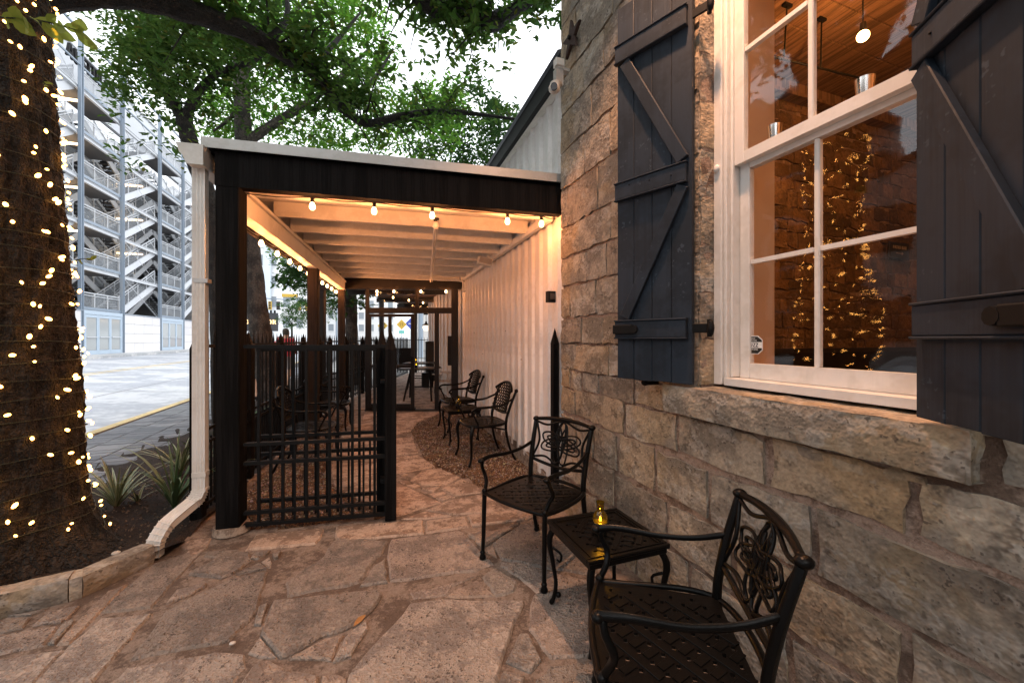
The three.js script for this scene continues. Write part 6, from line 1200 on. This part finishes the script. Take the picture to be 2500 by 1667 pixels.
// gooseneck area lamp fixed to the wall above the window, out of the picture: it lights the patio and grazes the wall
{
  const s = thing('wall_lamp', 'gooseneck wall lamp above the window lighting the patio', 'lamp', [1.55, 4.25, -1.28]);
  obj('wall_plate', new THREE.CylinderGeometry(.06, .06, .03, 16).rotateZ(Math.PI / 2), M.iron, s); obj('arm', tube([V(-.01, 0, 0), V(-.16, .14, 0), V(-.32, .12, 0), V(-.36, -.02, 0)], .012, 24, 8), M.iron, s);
  obj('shade', lathe([[.03, .06], [.05, .04], [.15, -.05], [.148, -.055], [.045, .03], [.03, .05]], 24).translate(-.36, -.05, 0), M.iron, s);
  obj('bulb', new THREE.SphereGeometry(.035, 14, 10).translate(-.36, -.08, 0), glow(1, .62, .32, 6), s);
  const l = new THREE.SpotLight(new THREE.Color(1, .50, .27), 12.5, 0, 1.15, .55, 2); l.position.set(-.36, -.08, 0); l.target.position.set(-.42, -4, .05); l.castShadow = true; l.shadow.radius = 2.2; s.add(l, l.target);
}
// octagonal alarm sticker on the lower left pane
{
  const p = onX(1838, 842, 1.7505), s = thing('alarm_sticker', 'octagonal black and white alarm company sticker on the lower left window pane', 'sticker', [1.7505, p.y, p.z]);
  const oct = (w, h) => { const q = new THREE.Shape(); [[-.5, -.28], [-.28, -.5], [.28, -.5], [.5, -.28], [.5, .28], [.28, .5], [-.28, .5], [-.5, .28]].forEach(([x, y], i) => i ? q.lineTo(x * w, y * h) : q.moveTo(x * w, y * h)); q.closePath(); return new THREE.ShapeGeometry(q).rotateY(-Math.PI / 2); };
  obj('white_border', oct(.104, .088), M.white, s); obj('black_field', oct(.097, .081).translate(-.0006, 0, 0), std(lin(.012, .014, .013), .4), s);
  obj('white_band', box(.0003, .028, .097, -.0011, 0, 0), M.white, s);
  const tx = (t, size, y, mat) => { const g = new TextGeometry(t, { font: globalThis.FONT, size, depth: .0002, curveSegments: 2 }); g.computeBoundingBox(); const b = g.boundingBox; return obj('lettering', g.translate(-(b.max.x + b.min.x) / 2, 0, 0).rotateY(-Math.PI / 2).translate(-.0016, y, 0), mat, s); };
  tx('BUZZ', .019, -.0095, std(lin(.01, .01, .012), .5)); tx('24 HOUR', .0052, .029, M.white); tx('PROTECTION', .0052, .0195, M.white); tx('808-279-2763', .0066, -.0245, M.white);
}
// dry leaf, pebbles and grit on the patio
{
  const p = onY(862, 1533, .006), l = new THREE.Mesh(leafGeo(.085, .032), std(lin(.36, .17, .05), .7, { side: THREE.DoubleSide })); l.name = 'dry_leaf'; l.position.set(p.x, .012, p.z); l.rotation.set(-Math.PI / 2 + .12, 0, -.75, 'YXZ'); l.castShadow = true; tag(l, 'curled brown dry leaf lying on a cracked flagstone', 'leaf'); scene.add(l);
  const r = rng(88);
  [[567, 1573, 'white pebble on the mortar joint of the patio'], [282, 1352, 'pale pebble on the dark soil beside the stone edging']].forEach(([u, v, lab], i) => { const q = onY(u, v, i ? .05 : 0), g = new THREE.IcosahedronGeometry(.011 + i * .008, 1); const m = obj('pebble', g.scale(1.3, .7, 1), std(lin(.55, .50, .44), .7)); m.position.set(q.x, i ? .055 : .006, q.z); tag(m, lab, 'pebble'); });
  const N = 700, im = new THREE.InstancedMesh(new THREE.TetrahedronGeometry(.005), std(lin(.12, .08, .05), .9), N), mm = new THREE.Matrix4(), q = new THREE.Quaternion();
  for (let i = 0; i < N; i++) { const path = i < 420, pr = path ? pathRight[1 + Math.floor(r() * 8)] : null, x = path ? pr[0] - Math.abs(r() * r()) * .35 : rr(-1.1, 1.4, r), z = path ? pr[1] + (r() - .5) * .5 : rr(-3.3, -.9, r); q.setFromEuler(new THREE.Euler(r() * 6, r() * 6, r() * 6)); const s = rr(.3, 1.6, r); mm.compose(V(x, .006, z), q, V(s, s, s)); im.setMatrixAt(i, mm); }
  im.name = 'grit'; im.userData = { kind: 'stuff', label: 'dark grit and bark crumbs scattered on the flagstones', category: 'grit' }; scene.add(im);
}
// tiny lights wound round the big trunk: one long wire, each bulb a part
{
  const s = thing('trunk_light_string', 'string of tiny warm lights wound around the big trunk', 'string lights', [-2.2, 0, -3.45]), r = rng(99), wire = [], turns = 34, y0 = .16, y1 = 4.0; let n = 0;
  const at = (a, y, o) => { const c = trunkAxis(y), fl = 1 + .14 * Math.exp(-y * 3.5) * Math.sin(a * 5 + 1), R = trunkR(y) * fl + o; return V(c.x + Math.cos(a) * R, y, c.z + Math.sin(a) * R).sub(s.position); };
  const N = turns * 26; for (let i = 0; i <= N; i++) { const t = i / N, a = -t * turns * 2 * Math.PI, k = a % (2 * Math.PI); const y = mix(y0, y1, t) + .035 * Math.sin(a + .6) + .012 * Math.sin(t * 300); wire.push(at(a, y, .014)); }
  obj('wire', tube(wire, .0028, N * 1, 4), std(lin(.03, .035, .02), .6), s);
  const mini = geoOf(new THREE.SphereGeometry(.0095, 6, 5).scale(1, 1.6, 1)), cup = geoOf(new THREE.CylinderGeometry(.003, .004, .014, 5));
  for (let i = 0; i < 520; i++) {
    const t = (i + 1.6 * r()) / 522, a = -t * turns * 2 * Math.PI + r() * .1, y = mix(y0, y1, t) + .035 * Math.sin(a + .6) + (r() - .5) * .09; const q = at(a, y, .024 + r() * .022); if (Math.cos(a) + Math.sin(a) * .9 < -.1 || n++ >= 298) continue;
    const cu = shared('socket', cup, M.socket, s); cu.position.copy(at(a, y, .014)); cu.rotation.z = 1.2; const b = shared('bulb', mini, M.mini, s); b.position.copy(q); b.rotation.set(r() * 3, r() * 3, r() * 3); b.scale.setScalar(rr(.7, 1.25, r));
  }
}
renderer.render(scene, camera);
